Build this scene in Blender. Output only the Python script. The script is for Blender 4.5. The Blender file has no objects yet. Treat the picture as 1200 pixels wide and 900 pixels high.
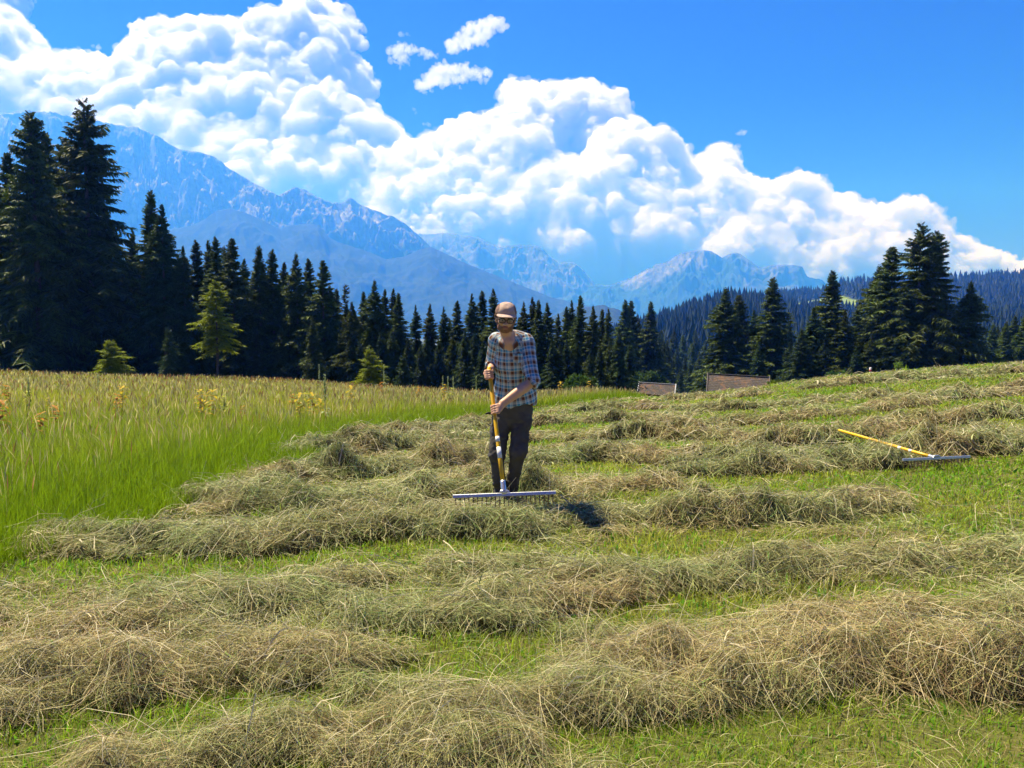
import bpy, math, random
import numpy as np
from mathutils import Vector, Matrix

R = math.radians
rng = np.random.default_rng(7)
random.seed(7)
scene = bpy.context.scene
COL = scene.collection

# ------------------------------------------------------------------ camera
CAM_Z = 1.55
FPX = 924.0                      # focal length in photo pixels (1200 wide)
TILT = math.atan((450.0 - 385.0) / FPX)
CT, ST = math.cos(TILT), math.sin(TILT)
cam_data = bpy.data.cameras.new("camera")
cam = bpy.data.objects.new("camera", cam_data)
COL.objects.link(cam)
cam.location = (0, 0, CAM_Z)
cam.rotation_euler = (math.pi / 2 - TILT, 0, 0)
cam_data.sensor_width = 36.0
cam_data.lens = FPX / 1200.0 * 36.0
cam_data.clip_start = 0.05
cam_data.clip_end = 60000.0
scene.camera = cam

def ray(px, py):
    """direction through a photo pixel, scaled so that its y component is 1"""
    xc, yc = (px - 600.0) / FPX, (450.0 - py) / FPX
    dx, dy, dz = xc, CT + yc * ST, -ST + yc * CT
    return dx / dy, dz / dy

def at(px, py, y):
    """the world point seen at a photo pixel, y metres ahead"""
    dx, dz = ray(px, py)
    return np.array([dx * y, y, CAM_Z + dz * y])

# ------------------------------------------------------------------ noise
def _hash(ix, iy, seed):
    h = (ix.astype(np.int64) * 374761393 + iy.astype(np.int64) * 668265263 + seed * 1442695041) & 0xFFFFFFFF
    h = ((h ^ (h >> 13)) * 1274126177) & 0xFFFFFFFF
    h = (h ^ (h >> 16)) & 0xFFFFFF
    return h / float(0xFFFFFF)

def vnoise(x, y, seed=0):
    x = np.asarray(x, float); y = np.asarray(y, float)
    ix, iy = np.floor(x), np.floor(y)
    fx, fy = x - ix, y - iy
    fx = fx * fx * fx * (fx * (fx * 6 - 15) + 10)
    fy = fy * fy * fy * (fy * (fy * 6 - 15) + 10)
    a, b = _hash(ix, iy, seed), _hash(ix + 1, iy, seed)
    c, d = _hash(ix, iy + 1, seed), _hash(ix + 1, iy + 1, seed)
    return (a + (b - a) * fx) * (1 - fy) + (c + (d - c) * fx) * fy

def fbm(x, y, seed=0, octaves=4, gain=0.5):
    s, a, t = 0.0, 1.0, 0.0
    for o in range(octaves):
        s = s + a * (vnoise(x * 2 ** o + 17.3 * o, y * 2 ** o - 9.1 * o, seed + o) - 0.5)
        t += a * 0.5
        a *= gain
    return s / t                                # about -1..1

def ridged(x, y, seed=0, octaves=5, gain=0.55):
    s, a, t = 0.0, 1.0, 0.0
    for o in range(octaves):
        n = vnoise(x * 2 ** o + 31.7 * o, y * 2 ** o + 5.3 * o, seed + o)
        s = s + a * (1 - np.abs(2 * n - 1))
        t += a
        a *= gain
    return s / t                                # 0..1

def smooth(a, b, x):
    t = np.clip((np.asarray(x, float) - a) / (b - a), 0, 1)
    return t * t * (3 - 2 * t)

# ------------------------------------------------------------------ objects
def link(o, parent=None):
    COL.objects.link(o)
    if parent is not None:
        o.parent = parent
    return o

def mesh_np(name, verts, faces, mats=(), smooth_shade=True, attrs=None, mat_index=None):
    """verts (N,3); faces (M,k) or list of such arrays with different k"""
    me = bpy.data.meshes.new(name)
    verts = np.ascontiguousarray(verts, dtype=np.float32)
    fl = faces if isinstance(faces, (list, tuple)) else [faces]
    fl = [np.ascontiguousarray(f, dtype=np.int32) for f in fl if len(f)]
    me.vertices.add(len(verts))
    me.vertices.foreach_set("co", verts.ravel())
    loops = np.concatenate([f.ravel() for f in fl])
    tot = np.concatenate([np.full(len(f), f.shape[1], np.int32) for f in fl])
    start = np.concatenate([[0], np.cumsum(tot)[:-1]]).astype(np.int32)
    me.loops.add(len(loops))
    me.loops.foreach_set("vertex_index", loops)
    me.polygons.add(len(tot))
    me.polygons.foreach_set("loop_start", start)
    me.polygons.foreach_set("use_smooth", np.full(len(tot), smooth_shade, dtype=bool))
    if mat_index is not None:
        me.polygons.foreach_set("material_index", np.ascontiguousarray(mat_index, dtype=np.int32))
    for k, v in (attrs or {}).items():
        v = np.ascontiguousarray(v, dtype=np.float32)
        if v.ndim == 1:
            at_ = me.attributes.new(k, "FLOAT", "POINT"); at_.data.foreach_set("value", v)
        else:
            if v.shape[1] == 3:
                v = np.concatenate([v, np.ones((len(v), 1), np.float32)], 1)
            at_ = me.attributes.new(k, "FLOAT_COLOR", "POINT"); at_.data.foreach_set("color", v.ravel())
    me.update(calc_edges=True)
    for m in (mats if isinstance(mats, (list, tuple)) else [mats]):
        me.materials.append(m)
    return me

def obj_np(name, verts, faces, mats, parent=None, **kw):
    return link(bpy.data.objects.new(name, mesh_np(name, verts, faces, mats, **kw)), parent)

def thing(name, label, cat, loc=(0, 0, 0), rz=0.0, group=None):
    o = bpy.data.objects.new(name, None)
    o.empty_display_size = 0.2
    o.location = loc
    o.rotation_euler = (0, 0, rz)
    link(o)
    return tag(o, label, cat, group)

def tag(o, label=None, cat=None, group=None, kind=None):
    if label: o["label"] = label
    if cat: o["category"] = cat
    if group: o["group"] = group
    if kind: o["kind"] = kind
    return o

def grid_faces(nu, nv):
    """quads of a (nu x nv) vertex grid stored row by row (nv per row)"""
    i = np.arange(nu - 1)[:, None] * nv + np.arange(nv - 1)[None, :]
    return np.stack([i, i + nv, i + nv + 1, i + 1], -1).reshape(-1, 4)

# ------------------------------------------------------------------ materials
class NT:
    """a tiny node-tree builder"""
    def __init__(self, name):
        self.m = bpy.data.materials.new(name)
        self.m.use_nodes = True
        self.t = self.m.node_tree
        self.t.nodes.clear()
        self.out = self.n("ShaderNodeOutputMaterial")
    def n(self, kind, **kw):
        nd = self.t.nodes.new(kind)
        for k, v in kw.items():
            if k.startswith("i_"):
                key = k[2:]
                key = int(key) if key.isdigit() else key.replace("_", " ")
                self.set(nd.inputs[key], v)
            else:
                setattr(nd, k, v)
        return nd
    def set(self, sock, v):
        if isinstance(v, bpy.types.NodeSocket):
            self.t.links.new(v, sock)
        elif hasattr(v, "outputs"):
            self.t.links.new(v.outputs[0], sock)
        else:
            if sock.type == "RGBA" and len(v) == 3:
                v = (*v, 1.0)
            sock.default_value = v
    def math(self, op, a, b=0.0, clamp=False):
        nd = self.n("ShaderNodeMath", operation=op, use_clamp=clamp)
        self.set(nd.inputs[0], a); self.set(nd.inputs[1], b)
        return nd.outputs[0]
    def mix(self, f, a, b, blend="MIX"):
        nd = self.n("ShaderNodeMix", data_type="RGBA", blend_type=blend)
        self.set(nd.inputs["Factor"], f)
        self.set(nd.inputs[6], a); self.set(nd.inputs[7], b)
        return nd.outputs[2]
    def ramp(self, f, stops):
        nd = self.n("ShaderNodeValToRGB")
        cr = nd.color_ramp
        while len(cr.elements) < len(stops):
            cr.elements.new(0.5)
        for e, (p, c) in zip(cr.elements, stops):
            e.position = p
            e.color = (*c, 1.0) if not isinstance(c, (int, float)) else (c, c, c, 1.0)
        self.set(nd.inputs[0], f)
        return nd.outputs[0]
    def noise(self, scale, detail=4.0, rough=0.55, vec=None, dist=0.0):
        nd = self.n("ShaderNodeTexNoise")
        nd.inputs["Scale"].default_value = scale
        nd.inputs["Detail"].default_value = detail
        nd.inputs["Roughness"].default_value = rough
        nd.inputs["Distortion"].default_value = dist
        if vec is not None:
            self.set(nd.inputs["Vector"], vec)
        return nd.outputs[0]
    def obj(self):
        return self.n("ShaderNodeTexCoord").outputs["Object"]
    def pos(self):
        return self.n("ShaderNodeNewGeometry").outputs["Position"]
    def attr(self, name, out="Color"):
        return self.n("ShaderNodeAttribute", attribute_name=name).outputs[out]
    def principled(self, color, rough=0.8, spec=0.3, metal=0.0, normal=None, **kw):
        p = self.n("ShaderNodeBsdfPrincipled")
        self.set(p.inputs["Base Color"], color)
        self.set(p.inputs["Roughness"], rough)
        self.set(p.inputs["Specular IOR Level"], spec)
        self.set(p.inputs["Metallic"], metal)
        if normal is not None:
            self.set(p.inputs["Normal"], normal)
        for k, v in kw.items():
            self.set(p.inputs[k.replace("_", " ")], v)
        return p.outputs[0]
    def bump(self, h, strength=0.3, dist=0.02):
        b = self.n("ShaderNodeBump")
        b.inputs["Strength"].default_value = strength
        b.inputs["Distance"].default_value = dist
        self.set(b.inputs["Height"], h)
        return b.outputs[0]
    def surf(self, s):
        self.t.links.new(s, self.out.inputs["Surface"])
        return self.m
    def leaf(self, color, trans=0.35, rough=0.6, spec=0.15):
        """thin foliage: diffuse with some light passing through"""
        p = self.principled(color, rough, spec)
        t = self.n("ShaderNodeBsdfTranslucent")
        self.set(t.inputs["Color"], color)
        mx = self.n("ShaderNodeMixShader")
        mx.inputs[0].default_value = trans
        self.t.links.new(p, mx.inputs[1]); self.t.links.new(t.outputs[0], mx.inputs[2])
        return self.surf(mx.outputs[0])

# ------------------------------------------------------------------ light and render settings
SUN_EL, SUN_AZ = R(61), R(-52)                 # azimuth measured from +Y towards +X
sun_dir = Vector((math.sin(SUN_AZ) * math.cos(SUN_EL), math.cos(SUN_AZ) * math.cos(SUN_EL), math.sin(SUN_EL)))
sl = bpy.data.lights.new("sun", "SUN")
sl.energy = 5.0
sl.angle = R(0.53)
sl.color = (1.0, 0.955, 0.88)
sun = link(bpy.data.objects.new("sun", sl))
sun.rotation_euler = sun_dir.to_track_quat("Z", "Y").to_euler()

world = bpy.data.worlds.new("World")
scene.world = world
world.use_nodes = True
wn = world.node_tree
wn.nodes.clear()
sky = wn.nodes.new("ShaderNodeTexSky")
sky.sky_type = "NISHITA"
sky.sun_disc = False
sky.sun_elevation = SUN_EL
sky.sun_rotation = SUN_AZ
sky.altitude = 900
sky.air_density = 0.72
sky.dust_density = 0.05
sky.ozone_density = 6.0
hs = wn.nodes.new("ShaderNodeHueSaturation")
hs.inputs["Saturation"].default_value = 1.34
hs.inputs["Hue"].default_value = 0.540
bg = wn.nodes.new("ShaderNodeBackground")
bg.inputs["Strength"].default_value = 0.050
wo = wn.nodes.new("ShaderNodeOutputWorld")
wn.links.new(sky.outputs[0], hs.inputs["Color"])
wn.links.new(hs.outputs[0], bg.inputs["Color"])
wn.links.new(bg.outputs[0], wo.inputs["Surface"])

scene.view_settings.view_transform = "Standard"
scene.view_settings.look = "None"
scene.view_settings.gamma = 1.0
scene.view_settings.exposure = 1.0
scene.view_settings.use_curve_mapping = False
scene.render.engine = "CYCLES"
cy = scene.cycles
cy.use_denoising = True
cy.denoiser = "OPENIMAGEDENOISE"
cy.denoising_input_passes = "RGB_ALBEDO_NORMAL"
cy.use_adaptive_sampling = True
cy.adaptive_threshold = 0.02
cy.max_bounces = 8
cy.diffuse_bounces = 3
cy.glossy_bounces = 2
cy.transmission_bounces = 4
cy.transparent_max_bounces = 16
cy.volume_bounces = 2
cy.sample_clamp_indirect = 10.0
cy.caustics_reflective = False
cy.caustics_refractive = False
scene.render.use_persistent_data = False

# ================================================================== FAR: mountains, haze, clouds
def elev(px, py):
    """tangent of the elevation angle seen at a photo pixel, per metre ahead"""
    return ray(px, py)[1]

def mountain(name, label, prof, d, depth, base_py, seed, mat, nu=420, nv=150, amp=0.16, jag=1.0, px_scale=1.0, foot_back=None):
    """a massif whose crest runs through the profile (px, py) at about d metres ahead;
    it rises from its foot depth metres nearer and falls away behind"""
    prof = np.array(prof, float)
    px = np.linspace(prof[0, 0], prof[-1, 0], nu)
    py = np.interp(px, prof[:, 0], prof[:, 1])
    u = np.array([ray(a, b)[0] for a, b in zip(px, py)])
    crest_d = d + 0.09 * d * fbm(px / 170.0, np.full(nu, seed * 3.1), seed, 3)
    te = np.array([elev(a, b) for a, b in zip(px, py)])
    crest = CAM_Z + te * crest_d
    # small jaggedness of the crest itself
    crest = crest + jag * d * 0.0016 * fbm(px / 5.0, np.full(nu, 1.7 * seed), seed + 40, 4)
    zb = CAM_Z + elev(600, base_py) * d
    t = np.linspace(0, 1.35, nv)                       # 0 foot, 1 crest, >1 behind
    T, P = np.meshgrid(t, px)
    C = crest[:, None]
    s = np.where(T <= 1, T ** 1.18, 1 - (T - 1) * 1.6)
    z = zb + (C - zb) * s
    g = ridged(P / 62.0 + 0.5 * T + 1.1 * fbm(P / 70, T * 2.5, seed + 9, 4), T * 5.2 - P / 110.0 + 0.9 * fbm(P / 50, T * 3, seed + 19, 3), seed, 7, 0.60)
    g2 = fbm(P / 16.0 + T * 1.7, T * 12.0, seed + 5, 6, .6)
    fade = np.clip((1 - T) / 0.10, 0, 1) ** 0.8
    hgt = np.maximum(C - zb, 1)
    z = z + hgt * fade * np.where(T <= 1, 1, 0) * smooth(0.0, 0.2, T) * (amp * (g - 0.62) * 1.6 + amp * 0.36 * g2)
    # keep the front below the line of sight to the crest
    Y = crest_d[:, None] - depth * (1 - T) + np.where(T > 1, 1, 0) * 0
    Y = np.where(T > 1, crest_d[:, None] + depth * (T - 1), Y)
    Y = Y + fade * depth * 0.05 * fbm(P / 30.0, T * 4, seed + 21, 4)
    zmax = CAM_Z + te[:, None] * Y - hgt * 0.012 * (1 - T)
    z = np.where(T < 0.999, np.minimum(z, np.maximum(zmax, zb)), z)
    X = u[:, None] * Y
    V = np.stack([X, Y, z], -1).reshape(-1, 3)
    o = obj_np(name, V, grid_faces(nu, nv)[:, ::-1], mat)
    return o

def mountain_mat(name, rock, forest, tree_line, band, scree, scale, snow=0.0):
    k = NT(name)
    g = k.n("ShaderNodeNewGeometry")
    sp = k.n("ShaderNodeSeparateXYZ"); k.set(sp.inputs[0], g.outputs["Position"])
    mp = k.n("ShaderNodeMapping"); k.set(mp.inputs[0], g.outputs["Position"])
    mp.inputs["Scale"].default_value = (1.0, 0.7, 0.8)
    n1 = k.noise(scale, 9, 0.62, mp.outputs[0], 0.6)
    n2 = k.noise(scale * 6, 6, 0.65, g.outputs["Position"])
    n3 = k.noise(scale * 0.6, 4, 0.6, g.outputs["Position"], 0.4)
    zz = k.math("DIVIDE", k.math("SUBTRACT", sp.outputs[2], tree_line), band)
    zz = k.math("ADD", zz, k.math("MULTIPLY", k.math("SUBTRACT", n3, 0.5), 2.6))
    f_rock = k.ramp(k.math("ADD", zz, 0.5), [(0.2, 0.0), (0.55, 1.0)])
    rk = k.ramp(n1, [(0.36, tuple(c * 0.45 for c in rock)), (0.52, rock), (0.66, scree)])
    rk = k.mix(0.5, rk, k.ramp(n2, [(0.36, tuple(c * 0.25 for c in rock)), (0.64, scree)]))
    fo = k.ramp(n2, [(0.3, tuple(c * 0.55 for c in forest)), (0.7, tuple(c * 1.35 for c in forest))])
    return k.surf(k.principled(k.mix(f_rock, fo, rk), 0.95, 0.05))

M_mtn_left = mountain_mat("limestone_left", (0.13, 0.136, 0.130), (0.024, 0.045, 0.022), 600, 340, (0.34, 0.335, 0.31), 0.0036)
M_mtn_front = mountain_mat("wooded_ridge", (0.22, 0.24, 0.20), (0.028, 0.042, 0.022), 2500, 650, (0.42, 0.40, 0.36), 0.004)
M_mtn_far = mountain_mat("limestone_far", (0.080, 0.088, 0.088), (0.028, 0.06, 0.035), 400, 560, (0.19, 0.20, 0.19), 0.0020)
M_mtn_right = mountain_mat("limestone_right", (0.080, 0.088, 0.088), (0.028, 0.06, 0.035), 450, 400, (0.28, 0.28, 0.27), 0.0022)

L1 = [(-420, 190), (-300, 150), (-200, 118), (-100, 125), (0, 133), (31, 129), (45, 131), (58, 130), (85, 136), (117, 141), (128, 144), (163, 149), (183, 158), (210, 174),
      (221, 177), (233, 178), (253, 184), (272, 199), (295, 213), (310, 221), (327, 229), (336, 224), (346, 219), (352, 221), (358, 222), (370, 230), (385, 236), (400, 238),
      (407, 233), (412, 231), (418, 236), (425, 240), (438, 246), (450, 250), (465, 255), (478, 264), (490, 275), (505, 289), (520, 300), (560, 330), (600, 360)]
L2 = [(-420, 330), (-200, 320), (0, 300), (120, 285), (180, 272), (225, 264), (240, 257), (253, 247), (269, 244), (288, 249), (312, 260), (328, 268), (339, 264), (356, 262), (373, 263), (387, 279),
      (397, 284), (420, 291), (440, 298), (452, 304), (475, 300), (490, 293), (505, 289), (520, 296), (545, 308), (570, 318), (600, 330), (625, 340), (645, 348), (680, 356), (740, 372), (800, 388)]
L3 = [(400, 330), (460, 296), (492, 274), (505, 275), (518, 273), (530, 274), (545, 276), (560, 278), (575, 286), (582, 290), (598, 288), (612, 287), (625, 287), (635, 290), (646, 302), (657, 309),
      (665, 307), (672, 307), (684, 317), (697, 333), (720, 352), (760, 378)]
L4 = [(640, 372), (669, 351), (681, 340), (690, 335), (702, 333), (716, 334), (724, 331), (747, 322), (760, 314), (764, 314), (768, 310), (780, 308), (790, 301), (800, 296), (812, 294), (824, 293), (833, 294),
      (840, 298), (846, 302), (854, 298), (862, 295), (867, 297), (872, 300), (880, 306), (892, 314), (902, 311), (912, 310), (926, 310), (940, 312), (946, 324), (955, 326), (964, 327), (980, 345),
      (1020, 352), (1120, 350), (1250, 345), (1400, 350)]

mountain("mountain", None, L1, 5150, 1150, 400, 3, M_mtn_left, nu=1100, nv=330, amp=0.26)
mountain("mountain_ridge", None, L2, 4250, 1500, 410, 8, M_mtn_front, nu=700, nv=170, amp=0.085, jag=0.7)
mountain("mountain", None, L3, 7200, 1800, 395, 12, M_mtn_far, nu=460, nv=190, amp=0.24)
mountain("mountain", None, L4, 6600, 1800, 398, 17, M_mtn_right, nu=700, nv=220, amp=0.27)
for o in list(COL.objects):
    if o.name.startswith("mountain"):
        o["kind"] = "structure"

# ------------------------------------------------------------------ haze: one closed box of thin blue air
HAZE_TOP, HAZE_BOT = 1480.0, -130.0
def box_mesh(name, lo, hi, mat):
    x0, y0, z0 = lo; x1, y1, z1 = hi
    v = np.array([(x, y, z) for x in (x0, x1) for y in (y0, y1) for z in (z0, z1)], float)
    f = np.array([(0, 1, 3, 2), (4, 6, 7, 5), (0, 4, 5, 1), (2, 3, 7, 6), (0, 2, 6, 4), (1, 5, 7, 3)])
    return obj_np(name, v, f, mat, smooth_shade=False)
k = NT("haze_air")
pv = k.n("ShaderNodeVolumePrincipled")
pv.inputs["Color"].default_value = (0.045, 0.24, 1.0, 1.0)
pv.inputs["Absorption Color"].default_value = (1.0, 1.0, 1.0, 1.0)
pv.inputs["Density"].default_value = 2.9e-4
pv.inputs["Anisotropy"].default_value = 0.3
k.t.links.new(pv.outputs[0], k.out.inputs["Volume"])
haze = box_mesh("haze", (-7500, -60, HAZE_BOT), (9000, 8450, HAZE_TOP), k.m)
tag(haze, kind="stuff")

# ------------------------------------------------------------------ clouds (beyond the haze box)
def blur3(a, n):
    for _ in range(n):
        for ax in range(3):
            a = (np.roll(a, 1, ax) + 2 * a + np.roll(a, -1, ax)) * 0.25
    return a

def noise3(shape, cell, seed):
    """trilinear value noise on a voxel grid, -1..1"""
    r = np.random.default_rng(seed)
    out = r.uniform(-1, 1, [int(s / cell) + 3 for s in shape]).astype(np.float32)
    for ax in range(3):
        p = np.arange(shape[ax]) / cell
        i = p.astype(int); f = (p - i).astype(np.float32)
        f = f * f * (3 - 2 * f)
        sh = [1, 1, 1]; sh[ax] = -1
        f = f.reshape(sh)
        out = np.take(out, i, ax) * (1 - f) + np.take(out, i + 1, ax) * f
    return out

def surface_nets(F, origin, h):
    """polygonise F > 0 (inside); returns verts and quads"""
    S = F > 0
    nx, ny, nz = F.shape
    c = np.zeros((nx - 1, ny - 1, nz - 1), np.int8)
    for dx in (0, 1):
        for dy in (0, 1):
            for dz in (0, 1):
                c += S[dx:nx - 1 + dx, dy:ny - 1 + dy, dz:nz - 1 + dz]
    act = (c > 0) & (c < 8)
    idx = np.full(act.shape, -1, np.int64)
    I = np.argwhere(act)
    idx[act] = np.arange(len(I))
    acc = np.zeros((len(I), 3)); cnt = np.zeros(len(I))
    corners = [(a, b, d) for a in (0, 1) for b in (0, 1) for d in (0, 1)]
    for a in corners:
        for ax in range(3):
            if a[ax] == 0:
                b = list(a); b[ax] = 1
                fa = F[I[:, 0] + a[0], I[:, 1] + a[1], I[:, 2] + a[2]]
                fb = F[I[:, 0] + b[0], I[:, 1] + b[1], I[:, 2] + b[2]]
                cr = (fa > 0) != (fb > 0)
                t = np.where(cr, fa / np.where(cr, fa - fb, 1), 0)
                p = np.tile(np.array(a, float), (len(I), 1)); p[:, ax] = t
                acc += np.where(cr[:, None], p, 0); cnt += cr
    V = (I + acc / np.maximum(cnt, 1)[:, None]) * h + np.asarray(origin)
    quads = []
    for ax in range(3):
        o1, o2 = [(1, 2), (2, 0), (0, 1)][ax]
        sl0 = [slice(None)] * 3; sl1 = [slice(None)] * 3
        sl0[ax] = slice(0, -1); sl1[ax] = slice(1, None)
        cr = S[tuple(sl0)] != S[tuple(sl1)]
        E = np.argwhere(cr)
        ok = (E[:, o1] > 0) & (E[:, o2] > 0) & (E[:, o1] < F.shape[o1] - 1) & (E[:, o2] < F.shape[o2] - 1)
        E = E[ok]
        inside = S[E[:, 0], E[:, 1], E[:, 2]]
        def cell(d1, d2):
            e = E.copy(); e[:, o1] -= d1; e[:, o2] -= d2
            return idx[e[:, 0], e[:, 1], e[:, 2]]
        q = np.stack([cell(1, 1), cell(0, 1), cell(0, 0), cell(1, 0)], -1)
        q = np.where(inside[:, None], q, q[:, ::-1])
        quads.append(q)
    return V, np.concatenate(quads)

def largest_piece(V, Q):
    lab = np.arange(len(V))
    while True:
        m = lab[Q].min(1)
        new = lab.copy()
        for c in range(4):
            np.minimum.at(new, Q[:, c], m)
            np.minimum.at(new, lab[Q[:, c]], m)
        new = new[new]
        if (new == lab).all(): break
        lab = new
    ids, cnt = np.unique(lab, return_counts=True)
    keep = lab == ids[cnt.argmax()]
    idx = np.cumsum(keep) - 1
    return V[keep], idx[Q[keep[Q[:, 0]]]]

def in_poly(px, py, poly):
    inside = np.zeros(px.shape, bool)
    x1, y1 = poly[-1]
    for x2, y2 in poly:
        c = ((y1 > py) != (y2 > py)) & (px < (x2 - x1) * (py - y1) / ((y2 - y1) if y2 != y1 else 1e-9) + x1)
        inside ^= c
        x1, y1 = x2, y2
    return inside

def poly_dist(px, py, poly):
    d = np.full(px.shape, 1e9)
    x1, y1 = poly[-1]
    for x2, y2 in poly:
        vx, vy = x2 - x1, y2 - y1
        t = np.clip(((px - x1) * vx + (py - y1) * vy) / max(vx * vx + vy * vy, 1e-9), 0, 1)
        d = np.minimum(d, np.hypot(px - x1 - t * vx, py - y1 - t * vy))
        x1, y1 = x2, y2
    return d

def cloud(label, poly, d, h, seed, mat, rmax=60, fluff=1.0, holes=(), n=900, lean=0.9, ragged=0.0, veil=None, strokes=None, spread=5.0, rr=(1.5, 4.5)):
    """a cumulus filling an outline with billows of every size, d metres away, voxel h metres"""
    r = np.random.default_rng(seed)
    if strokes:
        poly = [p for s in strokes for p in s]
    poly = [tuple(map(float, p)) for p in poly]
    xs = [p[0] for p in poly]; ys = [p[1] for p in poly]
    mpp = d / FPX
    S = []
    tries = 0
    while not strokes and len(S) < n and tries < n * 30:
        m = 4000
        px = r.uniform(min(xs), max(xs), m); py = r.uniform(min(ys), max(ys), m)
        ins = in_poly(px, py, poly)
        for hp in holes:
            ins &= ~in_poly(px, py, hp)
        dist = poly_dist(px, py, poly)
        for hp in holes:
            dist = np.minimum(dist, poly_dist(px, py, hp))
        want = np.clip(dist * r.uniform(0.75, 1.02, m), 0, rmax)
        keep = ins & (want > 2.2)
        for x, y, w in zip(px[keep], py[keep], want[keep]):
            if w < rmax * 0.3 and r.random() > 0.5 + 0.5 * (w < 12): continue
            S.append((x, y, w))
            if len(S) >= n: break
        tries += m
    if strokes:                                       # torn scraps: small puffs scattered about a few strokes
        S = []
        for s in strokes:
            for a, b in zip(s[:-1], s[1:]):
                for q in range(max(int(n * math.hypot(b[0] - a[0], b[1] - a[1]) / 100), 2)):
                    t = r.random(); g = r.normal(0, spread * .5, 2)
                    S.append((a[0] + (b[0] - a[0]) * t + g[0] * 1.3, a[1] + (b[1] - a[1]) * t + g[1], r.uniform(*rr) * (1.15 - .5 * min(np.hypot(*g) / spread, 1))))
    S = np.array(S)
    # the heap leans back: the higher a billow, the farther away it stands
    Y = np.array([d / (1 - lean * max(elev(x, y), 0)) for x, y, _ in S])
    C = np.array([at(x, y, q) for (x, y, _), q in zip(S, Y)])
    rad = S[:, 2] * Y / FPX
    K = 1 + r.uniform(-1, 1, len(S)) * 0.03
    C[:, :2] *= K[:, None]; C[:, 2] = CAM_Z + (C[:, 2] - CAM_Z) * K
    if not strokes:                                   # smaller billows sit on the big ones, towards the sun and the valley
        bc, br = [C], [rad]
        for gen in (0, 1):
            P, q = bc[-1], br[-1]
            big = q > (7 if gen == 0 else 3.5) * d / FPX
            P, q = P[big], q[big]
            kk = 7 if gen == 0 else 3
            dv = r.normal(0, 1, (len(P) * kk, 3)); dv[:, 1] = -np.abs(dv[:, 1]) * .9; dv[:, 2] += .35
            dv /= np.linalg.norm(dv, axis=1, keepdims=True)
            q2 = np.repeat(q, kk) * r.uniform(.16, .42, len(dv))
            bc.append(np.repeat(P, kk, 0) + dv * (np.repeat(q, kk) * r.uniform(.78, .98, len(dv)))[:, None]); br.append(q2)
        # and torn scraps hang along the outline
        ed = []
        for a, b in zip(poly, poly[1:] + poly[:1]):
            for t in np.arange(0, 1, 1.6 / max(math.hypot(b[0] - a[0], b[1] - a[1]), 1.7)):
                g = np.abs(r.normal(0, 2.2)); th = r.uniform(0, 6.283)
                ed.append((a[0] + (b[0] - a[0]) * t + g * math.cos(th), a[1] + (b[1] - a[1]) * t + g * math.sin(th), r.uniform(.9, 3.4)))
        ed = np.array(ed)
        ye = np.array([d / (1 - lean * max(elev(x, y), 0)) for x, y, _ in ed])
        bc.append(np.array([at(x, y, q) for (x, y, _), q in zip(ed, ye)])); br.append(ed[:, 2] * ye / FPX)
        C, rad = np.concatenate(bc), np.concatenate(br)
    lo = (C - rad[:, None]).min(0) - 6 * h; hi = (C + rad[:, None]).max(0) + 6 * h
    shape = np.ceil((hi - lo) / h).astype(int)
    F = np.full(shape, -6.0 * h, np.float32)
    gx = [lo[a] + h * np.arange(shape[a]) for a in range(3)]
    for c, q in zip(C, rad):
        a = np.maximum(((c - q - 4 * h - lo) / h).astype(int), 0)
        b = np.minimum(((c + q + 4 * h - lo) / h).astype(int) + 2, shape)
        dx = (gx[0][a[0]:b[0]] - c[0])[:, None, None]
        dy = (gx[1][a[1]:b[1]] - c[1])[None, :, None]
        dz = (gx[2][a[2]:b[2]] - c[2])[None, None, :]
        f = q - np.sqrt(dx * dx + dy * dy + dz * dz).astype(np.float32)
        sub = F[a[0]:b[0], a[1]:b[1], a[2]:b[2]]
        np.maximum(sub, f, out=sub)
    F0 = F.copy()
    nz = 0
    for o, (cell, amp) in enumerate(((21, 2.6), (10.5, 2.0), (5.3, 1.4), (2.7, 1.5), (1.7, 1.4))):
        nz = nz + amp * (2.6 * np.abs(noise3(shape, cell, seed * 10 + o)) - 0.8)
    if ragged:
        F = F + ragged * h * (2.2 * noise3(shape, 13, seed * 10 + 8) + 1.7 * noise3(shape, 6.5, seed * 10 + 9) + 1.0 * noise3(shape, 3.2, seed * 10 + 4)).astype(np.float32) * np.clip((F + 4.5 * h) / (4 * h), 0, 1)
    F = F + fluff * h * nz.astype(np.float32) * np.clip((F + 4.5 * h) / (4 * h), 0, 1) - 0.6 * h
    V, Q = largest_piece(*surface_nets(F, lo, h))
    o = obj_np("cloud", V, Q, mat)
    if veil is not None:
        # thin torn vapour round the dense body
        Fv = F0 + h * (1.0 + 3.0 * noise3(shape, 6.5, seed * 10 + 5) + 2.4 * noise3(shape, 3.2, seed * 10 + 6) + 1.2 * noise3(shape, 1.7, seed * 10 + 7)) * np.clip((F0 + 5 * h) / (3 * h), 0, 1)
        Vv, Qv = surface_nets(Fv.astype(np.float32), lo, h)
        obj_np("veil", Vv, Qv, veil, o)
    if label:
        tag(o, label, "cloud", "white cumulus clouds over the mountains")
    return o

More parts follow.
